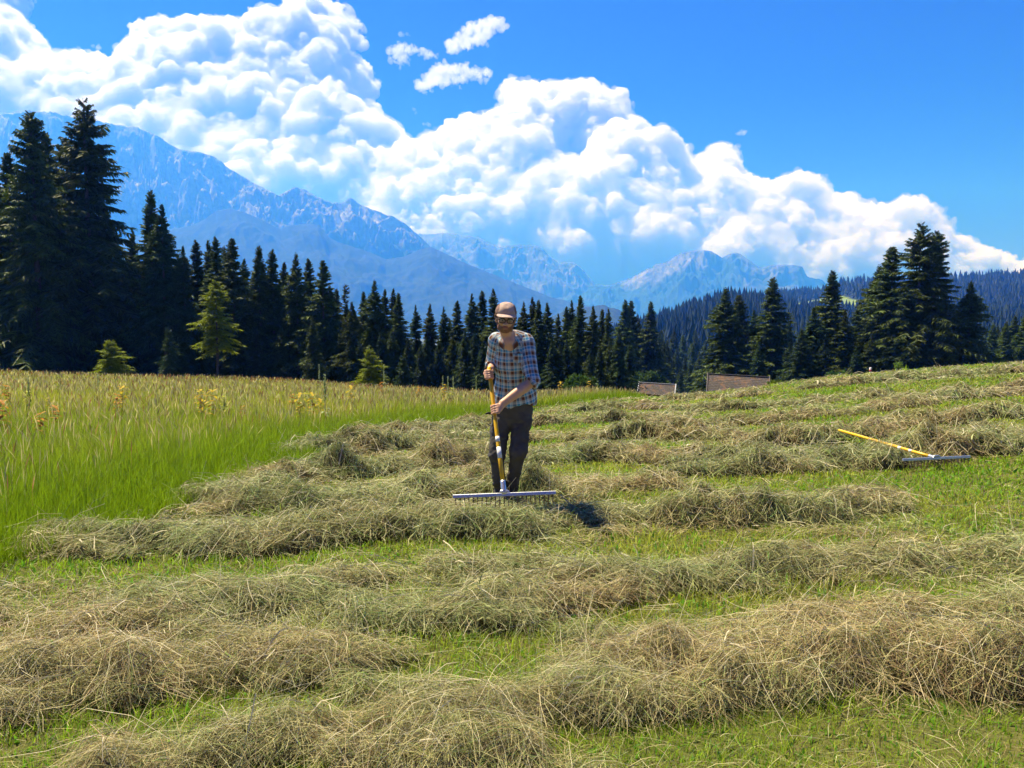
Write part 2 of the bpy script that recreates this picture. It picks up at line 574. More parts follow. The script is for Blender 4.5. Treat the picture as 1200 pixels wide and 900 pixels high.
k = NT("cloud_vapour")
pv = k.n("ShaderNodeVolumePrincipled")
pv.inputs["Color"].default_value = (0.946, 0.952, 0.966, 1.0)
pv.inputs["Density"].default_value = 0.015
pv.inputs["Anisotropy"].default_value = 0.0
k.t.links.new(pv.outputs[0], k.out.inputs["Volume"])
M_cloud = k.m
def thinner(name, dens):
    m = M_cloud.copy(); m.name = name
    m.node_tree.nodes["Principled Volume"].inputs["Density"].default_value = dens
    return m
M_cloud_thin = thinner("thin_cloud_vapour", 0.007)
M_cloud_wisp = thinner("wisp_vapour", 0.0045)
M_cloud_veil = thinner("veil_vapour", 0.0028)
M_cloud_shred = thinner("shred_vapour", 0.0022)
cy.volume_bounces = 24
cy.max_bounces = 32
CA = [(-120, -60), (30, -40), (33, 0), (18, 22), (38, 33), (51, 58), (66, 84), (66, 74), (90, 69), (118, 73), (135, 88), (138, 60), (155, 48), (160, 31), (183, 24), (197, 34), (220, 38),
      (248, 30), (282, 28), (302, 37), (324, 26), (335, 2), (345, -14), (365, -10), (372, 4), (392, 5), (412, 16), (425, 38), (424, 52), (408, 62), (428, 76), (438, 96), (437, 118), (428, 128),
      (446, 140), (470, 154), (474, 172), (470, 300), (200, 330), (-120, 330)]
CB = [(440, 180), (480, 172), (505, 164), (532, 150), (562, 137), (592, 130), (584, 108), (600, 97), (622, 97), (640, 106), (662, 103), (684, 98), (706, 103), (720, 116), (726, 126), (746, 140),
      (766, 161), (784, 166), (796, 170), (804, 188), (810, 215), (815, 250), (830, 300), (800, 345), (430, 345), (400, 260)]
CC = [(805, 200), (822, 181), (846, 172), (866, 176), (866, 190), (862, 202), (872, 208), (890, 210), (899, 219), (912, 211), (932, 207), (952, 208), (968, 214), (970, 228), (984, 235), (1002, 232),
      (1012, 241), (1032, 243), (1060, 237), (1090, 240), (1116, 260), (1106, 268), (1116, 280), (1150, 294), (1180, 304), (1230, 312), (1230, 350), (800, 350), (800, 260)]
cloud("huge billowing white cloud behind the mountain, filling the upper left of the sky", CA, 9300, 23, 1, M_cloud, 52, n=1500, veil=M_cloud_veil)
cloud("large white cloud bank in the middle of the sky above the man", CB, 9200, 21.5, 2, M_cloud, 44, holes=[[(655, 186), (668, 178), (688, 184), (684, 194), (668, 192)]], n=1300, veil=M_cloud_veil)
cloud("lower white cloud bank sinking towards the tall spruces on the right", CC, 9100, 20, 3, M_cloud, 30, n=1100, veil=M_cloud_veil)
cloud("upper right piece of the small broken cloud alone in the blue sky", None, 9100, 8, 4, M_cloud_thin, fluff=1.5, n=330, strokes=[[(526, 58), (538, 46), (552, 34), (566, 27), (588, 28)], [(540, 52), (560, 48), (574, 38)]], spread=8, rr=(1.6, 5.2))
cloud("left piece of the small broken cloud alone in the blue sky", None, 9100, 8, 41, M_cloud_wisp, fluff=1.5, n=240, strokes=[[(454, 64), (468, 55), (486, 60), (506, 64)], [(462, 82), (468, 68), (478, 62)]], spread=7, rr=(1.4, 4.2))
cloud("lower piece of the small broken cloud alone in the blue sky", None, 9150, 8, 42, M_cloud_thin, fluff=1.5, n=330, strokes=[[(494, 101), (506, 88), (520, 78), (540, 82), (570, 88)], [(500, 96), (524, 94), (546, 92)]], spread=8, rr=(1.6, 5.0))
cloud("tiny wisp of cloud alone in the blue sky on the right", None, 9100, 7, 5, M_cloud_wisp, fluff=1.2, n=240, strokes=[[(863, 153), (874, 156), (886, 161)]], spread=4, rr=(1.0, 3.2))
for i, (lab, st) in enumerate([("faint shred of cloud left of the small broken cloud", [(448, 42), (462, 39), (476, 40)]), ("tiny cloud shred hanging below the small broken cloud, upper one", [(484, 128), (487, 134)]),
        ("tiny cloud shred over the middle cloud bank, lower one", [(498, 144), (503, 148)]), ("tiny cloud wisp at the upper left in the gap between the clouds", [(106, 50), (118, 55)])]):
    cloud(lab, None, 9100, 7, 80 + i, M_cloud_shred, fluff=1.2, n=260, strokes=[st], spread=4.0, rr=(.9, 2.6))

# ================================================================== GROUND
T_PX = np.array([-1500, -500, 0, 300, 450, 600, 700, 750, 800, 850, 900, 1000, 1100, 1200, 1500, 2500], float)
T_Y = np.array([0, 8, 15, 22, 30, 40, 58, 90, 150, 260, 12000], float)
def _lin(z58, z90=None):
    a = [0, 0] + [z58 * (y - 8) / 50.0 for y in (15, 22, 30, 40, 58)]
    return a + [z58 - 2.5 if z90 is None else z90, -13, -34, -60]
T_Z = np.array([
    _lin(-1.2), _lin(-1.5), _lin(-1.78), _lin(-2.4), _lin(-2.95), _lin(-3.45),
    [0, 0, -.28, -.66, -1.15, -1.80, -3.45, -6.6, -13, -34, -60],
    [0, 0, -.28, -.66, -1.18, -2.1, -4.1, -7.6, -13, -34, -60],
    [0, 0, -.25, -.57, -.98, -2.3, -4.6, -8.2, -13, -34, -60],
    [0, 0, -.22, -.48, -.82, -2.1, -5.0, -8.4, -13, -34, -60],
    [0, 0, -.16, -.34, -.60, -1.9, -4.9, -8.0, -13, -34, -60],
    [0, 0, -.04, -.08, -.16, -1.4, -4.2, -7.0, -12, -34, -60],
    [0, .02, .05, .08, .09, -1.0, -3.5, -6.5, -12, -34, -60],
    [0, .03, .12, .24, .33, -.65, -2.9, -6.0, -12, -34, -60],
    [0, .05, .25, .5, .7, -.2, -2.4, -5.5, -12, -34, -60],
    [0, .05, .3, .6, .9, .2, -2.0, -5.0, -12, -34, -60]], float)
_gu = np.linspace(-2.6, 2.6, 521)
_gs = np.linspace(0, 1, 641)                       # y = 0.5 * (24000 ** s) - 0.5 ... logarithmic rows
def _s_of_y(y): return np.log(np.maximum(y, 0) / 2.0 + 1) / math.log(6001.0)
def _y_of_s(s): return (np.exp(s * math.log(6001.0)) - 1) * 2.0
_gy = _y_of_s(_gs)
_tu = (T_PX - 600) / FPX
_tmp = np.array([np.interp(_gy, T_Y, row) for row in T_Z])
_GT = np.array([np.interp(_gu, _tu, _tmp[:, j]) for j in range(len(_gs))]).T   # (u, s)
for _ in range(26):
    p = np.pad(_GT, 1, mode="edge")
    _GT = (p[:-2, 1:-1] + p[2:, 1:-1] + p[1:-1, :-2] + p[1:-1, 2:] + 2 * _GT) / 6.0

def bil(G, u, s, u0, u1):
    nu, ns = G.shape
    a = np.clip((u - u0) / (u1 - u0) * (nu - 1), 0, nu - 1.001)
    b = np.clip(s * (ns - 1), 0, ns - 1.001)
    i, j = a.astype(int), b.astype(int)
    fa, fb = a - i, b - j
    return (G[i, j] * (1 - fa) * (1 - fb) + G[i + 1, j] * fa * (1 - fb) + G[i, j + 1] * (1 - fa) * fb + G[i + 1, j + 1] * fa * fb)

def H(x, y):
    """height of the bare ground"""
    x = np.asarray(x, float); y = np.asarray(y, float)
    yy = np.maximum(y, 2.0)
    z = bil(_GT, x / yy, _s_of_y(yy), -2.6, 2.6)
    return z + 0.035 * fbm(x / 2.3, y / 2.3, 61, 3) + 0.10 * fbm(x / 9.0, y / 9.0, 67, 2) * smooth(4, 14, y)

def ground_at(px, py):
    """where the sight line through a photo pixel meets the ground"""
    dx, dz = ray(px, py)
    y = np.geomspace(1.5, 250, 4000)
    d = CAM_Z + dz * y - H(dx * y, y)
    k = np.argmax(d < 0)
    yy = y[k]
    return np.array([dx * yy, yy])

# ---- edge between the standing meadow and the mown ground (photo pixels on the ground)
EDGE = [(-260, 720), (-120, 690), (0, 668), (60, 655), (112, 640), (165, 615), (240, 592), (300, 572), (352, 549), (400, 530), (450, 515), (510, 500), (560, 490), (620, 480), (680, 473), (715, 470)]
EDGE_W = np.array([ground_at(a, b) for a, b in EDGE])
EDGE_W = np.vstack([[-9.0, 2.0], EDGE_W, [8.0, 40.0], [14, 60.0]])
def meadow_side(x, y):
    """>0 (metres, roughly) inside the standing meadow"""
    xe = np.interp(y, EDGE_W[:, 1], EDGE_W[:, 0])
    return (xe + 0.22 * fbm(x / 1.1, y / 1.1, 71, 3)) - x

# ---- rows of raked hay: photo pixels of their centre line, half width, height, label
ROWS = [
    ([(180, 905), (330, 880), (420, 868), (520, 872), (610, 872), (668, 850)], .30, .22, "hay swath lowest in the photo, a shaggy heap at the bottom left of centre"),
    ([(655, 800), (720, 815), (800, 818), (900, 805), (1000, 790), (1100, 790), (1260, 785)], .42, .24, "broad hay swath across the lower right, directly above the green patch in the corner"),
    ([(960, 745), (1060, 735), (1150, 728), (1260, 725)], .36, .19, "pale hay swath at the right edge, between the lower right swath and a green strip"),
    ([(-60, 838), (40, 828), (160, 815), (280, 798), (350, 785), (420, 766), (500, 752), (570, 742), (650, 738), (735, 728)], .42, .29, "long dark hay swath rising from the lower left edge to below the man"),
    ([(-60, 752), (60, 748), (160, 735), (260, 722), (340, 706), (420, 690), (492, 683)], .40, .20, "hay swath behind the long dark one, ending in a tuft left of the man"),
    ([(560, 690), (640, 682), (720, 688), (770, 690)], .46, .20, "rounded hay heap in the middle, in front of the row under the rake head"),
    ([(790, 692), (870, 690), (950, 682), (1040, 668), (1120, 664), (1260, 668)], .36, .22, "brown hay swath on the right below the tufted row"),
    ([(72, 645), (150, 648), (230, 645), (330, 643), (400, 634), (490, 628)], .38, .30, "thick hay swath starting at the edge of the tall grass on the left"),
    ([(515, 622), (600, 622), (680, 618), (740, 612), (820, 612)], .34, .23, "hay swath under the rake head held by the man"),
    ([(832, 612), (900, 612), (950, 610), (1000, 602), (1040, 594)], .34, .27, "hay row with an upright pale tuft, right of the man's rake"),
    ([(255, 595), (330, 598), (420, 592), (500, 584), (570, 582)], .42, .22, "hay swath just behind the thick one left of the man's legs"),
    ([(600, 580), (680, 584), (770, 576)], .38, .24, "short dark hay row directly right of the man's feet"),
    ([(285, 572), (360, 562), (440, 556), (520, 550), (575, 545)], .44, .22, "rumpled hay swath left of the man at the height of his knees"),
    ([(775, 560), (860, 557), (950, 550), (1040, 544)], .36, .20, "low hay row on the slope left of the lying rake head"),
    ([(1060, 540), (1120, 535), (1180, 526), (1280, 512)], .48, .28, "big tan hay heap behind the lying rake at the right edge"),
    ([(630, 545), (700, 540), (790, 545), (880, 538)], .42, .24, "hay swath to the right of the man at knee height"),
    ([(350, 540), (420, 532), (500, 524), (560, 515)], .46, .22, "hay swath left of the man close to the tall grass edge"),
    ([(630, 518), (700, 515), (780, 514), (860, 518)], .46, .24, "hay swath right of the man at the height of his thighs"),
    ([(880, 526), (960, 520), (1020, 514)], .40, .22, "hay row crossed by the far end of the lying rake's handle"),
    ([(1040, 505), (1110, 496), (1200, 486), (1280, 480)], .46, .24, "hay row above the lying rake near the right edge"),
    ([(430, 515), (510, 506), (570, 500)], .42, .18, "farthest hay row left of the man, against the tall grass"),
    ([(625, 500), (690, 495), (760, 494), (830, 496)], .50, .24, "hay row right of the man's hip in front of the meadow"),
    ([(850, 500), (920, 494), (1000, 488)], .44, .20, "hay row in the middle of the right slope"),
    ([(690, 482), (740, 480), (800, 482)], .46, .22, "small dark hay row below the small hut"),
    ([(830, 484), (900, 478), (980, 472), (1030, 466)], .46, .20, "hay row on the slope below the large hut"),
    ([(1040, 480), (1120, 468), (1200, 462), (1290, 456)], .52, .22, "hay row high on the right slope"),
    ([(770, 470), (840, 467), (910, 463)], .42, .18, "hay row along the crest in front of the large hut"),
    ([(960, 456), (1030, 448), (1110, 442), (1200, 436), (1280, 430)], .50, .20, "topmost hay row along the crest of the right slope"),
]
ROW_W = []
for pts, w, h, lab in ROWS:
    pts = list(pts)
    if pts[-1][0] > 1200: pts.append((pts[-1][0] + 330, pts[-1][1] + (pts[-1][1] - pts[-2][1]) * 330 / (pts[-1][0] - pts[-2][0]) * .5))
    if pts[0][0] < 0: pts.insert(0, (pts[0][0] - 300, pts[0][1] + 6))
    P = np.array([ground_at(a, b) for a, b in pts])
    t = np.linspace(0, 1, 40) * (len(P) - 1)
    ROW_W.append(np.stack([np.interp(t, np.arange(len(P)), P[:, i]) for i in (0, 1)], -1))

GU0, GU1, GNU, GNS = -1.7, 1.7, 2300, 1100
GS0, GS1 = float(_s_of_y(np.array(1.6))), float(_s_of_y(np.array(46.0)))
_U, _S = np.meshgrid(np.linspace(GU0, GU1, GNU), np.linspace(GS0, GS1, GNS), indexing="ij")
_Y = _y_of_s(_S); _X = _U * _Y
HAYZ = np.zeros_like(_X); ROWI = np.full(_X.shape, -1, np.int16); ROWC = np.zeros_like(_X)
_warp = 0.16 * fbm(_X / 0.55, _Y / 0.55, 81, 3)
_lump = 0.22 + 1.25 * np.clip(0.5 + 0.85 * fbm(_X / 0.85, _Y / 0.38, 83, 4) + 0.55 * fbm(_X / 0.30, _Y / 0.22, 87, 3), 0, 1.35)
_ruf = fbm(_X / 0.13, _Y / 0.13, 85, 3)
for ri, (P, (pts, w, h, lab)) in enumerate(zip(ROW_W, ROWS)):
    pad = w * 2.2
    m = (_X > P[:, 0].min() - pad) & (_X < P[:, 0].max() + pad) & (_Y > P[:, 1].min() - pad) & (_Y < P[:, 1].max() + pad)
    if not m.any(): continue
    x, y = _X[m], _Y[m]
    best = np.full(x.shape, 1e9); sd = np.zeros_like(x)
    for a, b in zip(P[:-1], P[1:]):
        v = b - a
        t = np.clip(((x - a[0]) * v[0] + (y - a[1]) * v[1]) / (v @ v), 0, 1)
        ex, ey = x - a[0] - t * v[0], y - a[1] - t * v[1]
        q = np.hypot(ex, ey)
        # signed across the row (towards the camera negative)
        s = np.where(ey < 0, -1.0, 1.0)
        up = q < best
        best = np.where(up, q, best); sd = np.where(up, s, sd)
    q = (best + _warp[m] * (1.25 + w) + 0.05 * _ruf[m]) / (w * 0.88)
    q = np.where(sd < 0, q * 1.22, q * 0.80)          # steep towards the camera, flowing out behind
    prof = np.clip(1 - np.maximum(q, 0) ** 2.3, 0, None) ** 0.75
    prof = np.where(q < 1, prof, 0)
    brk = smooth(.28, .56, 0.5 + 0.95 * fbm(x / 1.15 + 3.3 * ri, y / 0.8, 89, 3))     # the rake leaves the rows broken
    z = (0.46 + 0.66 * brk) * (0.70 if P[:, 1].mean() > 5.4 else 0.41) * h * prof * _lump[m] * (1 + 0.42 * _ruf[m])
    old = HAYZ[m]
    ROWI[m] = np.where(z > np.maximum(old, 0.012), ri, ROWI[m])
    HAYZ[m] = np.maximum(old, z)
# loose hay spread between the rows
_spread = np.clip(0.5 + 1.0 * fbm(_X / 1.25, _Y / 0.85, 91, 4) + 0.30 * fbm(_X / 0.25, _Y / 0.25, 95, 2), 0, 1)
GREEN = [(200, 668, 1.5, .25), (60, 672, 1.0, .25), (560, 650, .5, .2), (700, 648, .75, .2), (850, 640, .8, .25), (960, 640, .9, .22), (800, 722, .6, .2), (720, 735, .5, .2), (880, 718, .5, .15),
         (560, 790, .42, .15), (480, 805, .3, .13), (330, 838, .38, .14), (240, 850, .32, .13), (40, 872, .3, .12), (470, 652, .6, .15), (620, 655, .8, .2), (760, 650, .8, .22), (430, 700, .22, .1), (560, 760, .5, .15), (640, 768, .45, .14), (880, 714, .8, .18), (1010, 700, .5, .14), (480, 640, .5, .12), (300, 668, .8, .15), (560, 640, .6, .12), (700, 872, .28, .16), (820, 880, .45, .28), (960, 872, .5, .26), (1120, 870, .4, .25), (1090, 575, 1.3, .5), (1180, 590, 1.0, .4),
         (860, 580, 1.3, .35), (980, 575, 1.2, .35), (790, 590, .7, .25), (720, 555, .8, .3), (780, 532, 1.0, .35), (900, 488, 2.0, .7), (1050, 488, 1.8, .7), (1150, 478, 2.2, .8), (1100, 455, 3.0, 1.0), (830, 478, 2.0, .6),
         (1180, 446, 3.0, 1.0), (930, 462, 2.6, .8), (1000, 462, 2.0, .7), (1180, 560, .9, .5), (960, 560, .9, .3), (450, 668, .2, .12), (790, 468, 1.8, .5)]
_g = np.zeros_like(_X)
for px, py, rx, ry in GREEN:
    c = ground_at(px, py)
    q = ((_X - c[0]) / rx) ** 2 + ((_Y - c[1]) / ry) ** 2
    _g = np.maximum(_g, np.exp(-np.minimum(q, 30) ** 1.3 * 0.8))
COVER = np.clip(_spread * 0.9 + 0.13 + 0.16 * smooth(6.6, 5.2, _Y) + 0.20 * smooth(.05, -.05, _U) * smooth(5.6, 6.4, _Y) - 1.05 * _g - 0.14 * smooth(6.5, 10, _Y) * smooth(0.0, .30, _U), 0.0, 1)          # share of the ground under loose hay
COVER = np.clip((COVER - 0.20) * 1.5, 0.085, 1)
_md = meadow_side(_X, _Y)
COVER = np.where(_md > 0.1, 0, COVER)
_mat = 0.085 * np.clip(0.22 + 1.2 * fbm(_X / 0.38, _Y / 0.30, 97, 4), 0, 1.2) * smooth(.25, .8, COVER)
HAYZ = np.where(ROWI < 0, np.maximum(HAYZ, _mat), HAYZ)
HAYZ = np.where(_md > 0.7, 0, HAYZ)
_v = (_X > .28) & (_X < 1.15)
_q = np.hypot((_X - .70) / .52, (_Y - 6.52) / .42)          # hay lowered beside the man so his shadow lies flat on the ground
HAYZ = np.where(_q < 1.6, np.minimum(HAYZ, .03 + .30 * smooth(.75, 1.6, _q)), HAYZ)
HAYZ = HAYZ * (1 - 0.9 * np.clip(_g * 1.4, 0, 1))
ROWI = np.where(HAYZ < 0.022, -1, ROWI).astype(np.int16)
# the rake left lying on the slope presses the hay down along its handle
RAKE2 = np.array([at(1098, 545, 8.72), at(983, 504, 10.45)])
_v = RAKE2[1, :2] - RAKE2[0, :2]
_t = np.clip(((_X - RAKE2[0, 0]) * _v[0] + (_Y - RAKE2[0, 1]) * _v[1]) / (_v @ _v), -.1, 1.02)
_q = np.hypot(_X - RAKE2[0, 0] - _t * _v[0], _Y - RAKE2[0, 1] - _t * _v[1])
_lim = np.where((_t > -.1) & (_t < .85), np.maximum(RAKE2[0, 2] + (RAKE2[1, 2] - RAKE2[0, 2]) * _t - .07 - H(_X, _Y), 0.0) + smooth(.12, .5, _q), 9)
HAYZ = np.minimum(HAYZ, _lim)
# and the head of the man's rake lies on top of the hay
RAKE1 = np.array([at(532, 581.5, 6.13), at(652.5, 577.5, 6.13)])
_t = np.clip((_X - RAKE1[0, 0]) / (RAKE1[1, 0] - RAKE1[0, 0]), 0, 1)
_q = np.hypot(_X - RAKE1[0, 0] - _t * (RAKE1[1, 0] - RAKE1[0, 0]), (_Y - 6.10) * 0.8)
HAYZ = np.minimum(HAYZ, np.maximum(RAKE1[0, 2] - .165 - H(_X, _Y), 0.02) + .35 * smooth(.10, .5, _q))
def _look(G, x, y):
    yy = np.maximum(y, 1.6)
    return bil(G, x / yy, np.clip((_s_of_y(yy) - GS0) / (GS1 - GS0), 0, 1), GU0, GU1)
def _near(G, x, y):
    a = np.clip(np.rint((x / np.maximum(y, 1.6) - GU0) / (GU1 - GU0) * (GNU - 1)), 0, GNU - 1).astype(int)
    b = np.clip(np.rint((_s_of_y(np.maximum(y, 1.6)) - GS0) / (GS1 - GS0) * (GNS - 1)), 0, GNS - 1).astype(int)
    return G[a, b]
def hayz(x, y): return _look(HAYZ, x, y)

# ---- the ground sheet: one sheet from behind the camera to the horizon
k = NT("meadow_soil")
P_ = k.pos()
n1 = k.noise(1.7, 5, 0.6, P_); n2 = k.noise(38.0, 4, 0.7, P_); n3 = k.noise(0.02, 4, 0.6, P_)
c1 = k.ramp(n2, [(0.3, (0.030, 0.030, 0.012)), (0.5, (0.085, 0.095, 0.028)), (0.7, (0.17, 0.15, 0.065))])
c2 = k.ramp(n1, [(0.35, (0.075, 0.11, 0.018)), (0.65, (0.16, 0.14, 0.05))])
cc = k.mix(0.5, c1, c2)
M_soil = k.surf(k.principled(cc, 0.95, 0.05, normal=k.bump(n2, 0.6, 0.03)))
xs_u = np.linspace(-2.5, 2.5, 360)
ys_s = np.linspace(0.0, float(_s_of_y(np.array(8400.0))), 420)
U2, S2 = np.meshgrid(xs_u, ys_s, indexing="ij")
Y2 = _y_of_s(S2)
X2 = U2 * np.maximum(Y2, 6.0)
X2 = np.clip(X2, -7300, 8800)
Z2 = H(X2, np.maximum(Y2, 0.01))
Y2 = Y2 - 4.0 * (S2 < 1e-6)
g_o = obj_np("ground", np.stack([X2, Y2, Z2], -1).reshape(-1, 3), grid_faces(360, 420)[:, ::-1], M_soil)
tag(g_o, kind="structure")

# ------------------------------------------------------------------ strands
def ribbons(P, W, cols, widths):
    """P (N,k,3) spine points, W (N,3) side vectors, cols (N,3), widths (N,k) half widths; returns verts, quads, colours"""
    N, kk, _ = P.shape
    off = W[:, None, :] * widths[:, :, None]
    V = np.stack([P - off, P + off], 2).reshape(N * kk * 2, 3)
    base = (np.arange(N) * kk * 2)[:, None, None] + (np.arange(kk - 1) * 2)[None, :, None]
    Q = (base + np.array([0, 1, 3, 2])[None, None, :]).reshape(-1, 4)
    C = np.repeat(cols, kk * 2, 0)
    return V, Q, C

def blade_mat(name, trans, rough=0.55, spec=0.25):
    k = NT(name)
    return k.leaf(k.attr("Col"), trans, rough, spec)
M_hay = blade_mat("dried_grass", 0.23, 0.6, 0.25)
M_grass = blade_mat("green_grass", 0.55, 0.5, 0.3)
k = NT("hay_under")  # darker than the stems: the shade in the gaps is put into its colour
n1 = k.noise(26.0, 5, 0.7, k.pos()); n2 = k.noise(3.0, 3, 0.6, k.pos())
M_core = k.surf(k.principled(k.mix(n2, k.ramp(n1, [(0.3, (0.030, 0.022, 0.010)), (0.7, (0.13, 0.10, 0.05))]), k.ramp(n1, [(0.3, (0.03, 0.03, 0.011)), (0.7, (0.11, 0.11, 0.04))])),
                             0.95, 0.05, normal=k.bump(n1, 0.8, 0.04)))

HAY_PAL = np.array([(0.56, 0.49, 0.28), (0.49, 0.44, 0.24), (0.40, 0.40, 0.20), (0.34, 0.37, 0.17), (0.36, 0.26, 0.15), (0.20, 0.13, 0.08), (0.66, 0.60, 0.44), (0.22, 0.32, 0.08), (0.42, 0.38, 0.27)])
HAY_PROB = np.array([.15, .16, .16, .15, .11, .09, .05, .11, .06])
def hay_cols(n, x, y, r):
    i = r.choice(len(HAY_PAL), n, p=HAY_PROB / HAY_PROB.sum())
    c = HAY_PAL[i] * r.uniform(0.62, 1.36, (n, 1))
    t = np.clip(0.5 + 1.1 * fbm(x / 0.9, y / 0.7, 101, 3), 0, 1)[:, None]      # greener and browner zones
    g = c * np.array([0.86, 1.0, 0.74]); b = c * np.array([1.06, 0.95, 0.80])
    c = g * t + b * (1 - t)
    c = c + 0.12 * (c.mean(1, keepdims=True) * np.array([1.05, 1.0, .90]) - c)
    return np.clip(c, 0, 0.8)

def polar_points(n, r, y0, y1, umin=-0.78, umax=0.78):
    """points spread so that each square of the picture gets about as many"""
    # density per square metre falls as y**-1.6
    e = 0.4
    q = r.random(n)
    y = (y0 ** e + q * (y1 ** e - y0 ** e)) ** (1 / e)
    u = r.uniform(umin, umax, n)
    return u * y + np.sign(u) * r.random(n) * 1.5 * np.clip(np.abs(u) * 3 - 1.2, 0, 1), y

def strands(x, y, r, lift, length, seg=4, comb=1.0, stick=0.12, wmul=1.0, row=False):
    n = len(x)
    d = np.hypot(x, y)
    # stems lie in bundles, as the rake left them: each bundle has its own spot and direction
    nbun = max(n // 13, 1)
    bi = r.integers(0, n, nbun)
    # neighbours in a coarse cell order share a bundle
    order = np.argsort((np.floor(y / (0.10 + 0.012 * y)) * 4096 + x / (0.10 + 0.012 * y)), kind="stable")
    bun = np.empty(n, np.int64); bun[order] = np.arange(n) // 13
    ba = r.uniform(0, 2 * math.pi, bun.max() + 1) * 0.75 + r.normal(0, .5, bun.max() + 1)
    flow = 1.2 * math.pi * fbm(x / 0.9, y / 0.7, 111, 2)
    a = np.where(r.random(n) < 0.62, ba[bun] + flow * .5 + r.normal(0, 0.22, n), r.uniform(0, 2 * math.pi, n))
    L = length * r.uniform(0.35, 1.35, n) * (1 + 0.012 * d)
    straw = r.random(n) < 0.014                      # long bleached stalks lying on top
    L = np.where(straw, L * 1.7, L)
    flk = r.random(n) < 0.16
    L = np.where(flk, L * .38, L)
    curl = r.normal(0, 1.1, n) * np.where(straw, .3, 1)
    t = np.linspace(0, 1, seg)
    ang = a[:, None] + curl[:, None] * (t[None, :] - 0.5)
    step = L / (seg - 1)
    cx = np.cumsum(np.cos(ang) * step[:, None], 1); cyy = np.cumsum(np.sin(ang) * step[:, None], 1)
    PX = x[:, None] + cx - cx[:, seg // 2][:, None]
    PY = np.maximum(y[:, None] + cyy - cyy[:, seg // 2][:, None], 1.2)
    el = r.normal(0, 0.16, n)
    up = (r.random(n) < stick) | (straw & (r.random(n) < .5))
    el = np.where(up, r.normal(0, 0.55, n), el)
    arch = np.abs(r.normal(0, 0.10, n)) * L
    off = (np.where(straw, 1.2, r.random(n) ** 1.5) * lift)[:, None] + el[:, None] * (t[None, :] - 0.5) * L[:, None] + arch[:, None] * (1 - (2 * t[None, :] - 1) ** 2)
    PZ = H(PX.ravel(), PY.ravel()).reshape(PX.shape) + hayz(PX.ravel(), PY.ravel()).reshape(PX.shape)
    # a stem is stiff: it follows the heap loosely
    mid = PZ.mean(1, keepdims=True)
    PZ = np.maximum(mid + 0.8 * (PZ - mid), PZ - 0.01) + off
    P = np.stack([PX, PY, PZ], -1)
    tan = P[:, -1] - P[:, 0]
    tan /= np.linalg.norm(tan, axis=1, keepdims=True) + 1e-9
    rv = r.normal(0, 1, (n, 3)); rv[:, 2] *= 0.4
    W = np.cross(tan, np.cross(tan, rv)); W /= np.linalg.norm(W, axis=1, keepdims=True) + 1e-9
    hw = wmul * np.maximum(0.0007, 0.00024 * d) * r.uniform(0.5, 1.5, n)
    flake = flk                       # broken leaves and seed heads
    hw = np.where(flake, hw * 2.8, hw)
    widths = hw[:, None] * np.interp(t, [0, 0.2, 0.75, 1], [0.8, 1, 0.9, 0.25])[None, :]
    cl = hay_cols(n, x, y, r)
    cl = np.where(flk[:, None], cl * r.uniform(.35, 1.0, (n, 1)) * np.array([.92, 1.0, .8]), cl)
    cl = np.where(straw[:, None], np.array([0.62, 0.56, 0.38]) * r.uniform(.75, 1.15, (n, 1)), cl)
    return ribbons(P, W, cl, widths)

# loose hay between the rows, one object
r = np.random.default_rng(21)
x, y = polar_points(480000, r, 1.9, 34.0)
kp = (r.random(len(x)) < _look(COVER, x, y) * 0.95) & (meadow_side(x, y) < 0.12) & (_near(ROWI, x, y) < 0)
x, y = x[kp], y[kp]
V, Q, C = strands(x, y, r, 0.034, 0.17, comb=1.0, stick=.16)
o = obj_np("loose_hay", V, Q, M_hay, attrs={"Col": C}, smooth_shade=False)
tag(o, "loose cut hay strewn thinly over the mown grass between the raked rows", "hay", kind="stuff")
print("loose hay", len(x))

# the rows: each its own heap with its own stems
r = np.random.default_rng(22)
x, y = polar_points(1400000, r, 1.9, 36.0)
ri = _near(ROWI, x, y)
kp = ri >= 0
x, y, ri = x[kp], y[kp], ri[kp]
print("row strands", len(x))
for i, (pts, w, h, lab) in enumerate(ROWS):
    m = ri == i
    if m.sum() < 50:
        print("thin row", i, m.sum()); continue
    V, Q, C = strands(x[m], y[m], r, 0.075, 0.22, row=True, stick=0.20)
    # heap under the stems
    P = ROW_W[i]
    dmean = P[:, 1].mean()
    st = max(0.022, 0.006 * dmean)
    gx = np.arange(P[:, 0].min() - 2 * w, P[:, 0].max() + 2 * w, st); gy = np.arange(max(1.7, P[:, 1].min() - 2 * w), P[:, 1].max() + 2 * w, st)
    gx = gx[np.abs(gx) < 1.7 * gy.max()]
    GX, GY = np.meshgrid(gx, gy, indexing="ij")
    own = _near(ROWI, GX, GY) == i
    hz = hayz(GX, GY)
    GZ = H(GX, GY) + np.where(own, np.maximum(hz - 0.012, -0.02), -0.05)
    F = grid_faces(len(gx), len(gy))[:, ::-1]
    F = F[own.ravel()[F].any(1)]
    used, inv = np.unique(F, return_inverse=True)
    CV = np.stack([GX, GY, GZ], -1).reshape(-1, 3)[used]
    CF = inv.reshape(F.shape)
    nq = len(Q)
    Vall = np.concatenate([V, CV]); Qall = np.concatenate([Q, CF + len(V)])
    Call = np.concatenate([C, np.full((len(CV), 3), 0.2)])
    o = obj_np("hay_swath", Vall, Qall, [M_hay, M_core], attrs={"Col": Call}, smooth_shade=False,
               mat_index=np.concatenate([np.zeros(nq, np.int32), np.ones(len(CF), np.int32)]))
    tag(o, lab, "hay swath", "raked rows of cut hay")

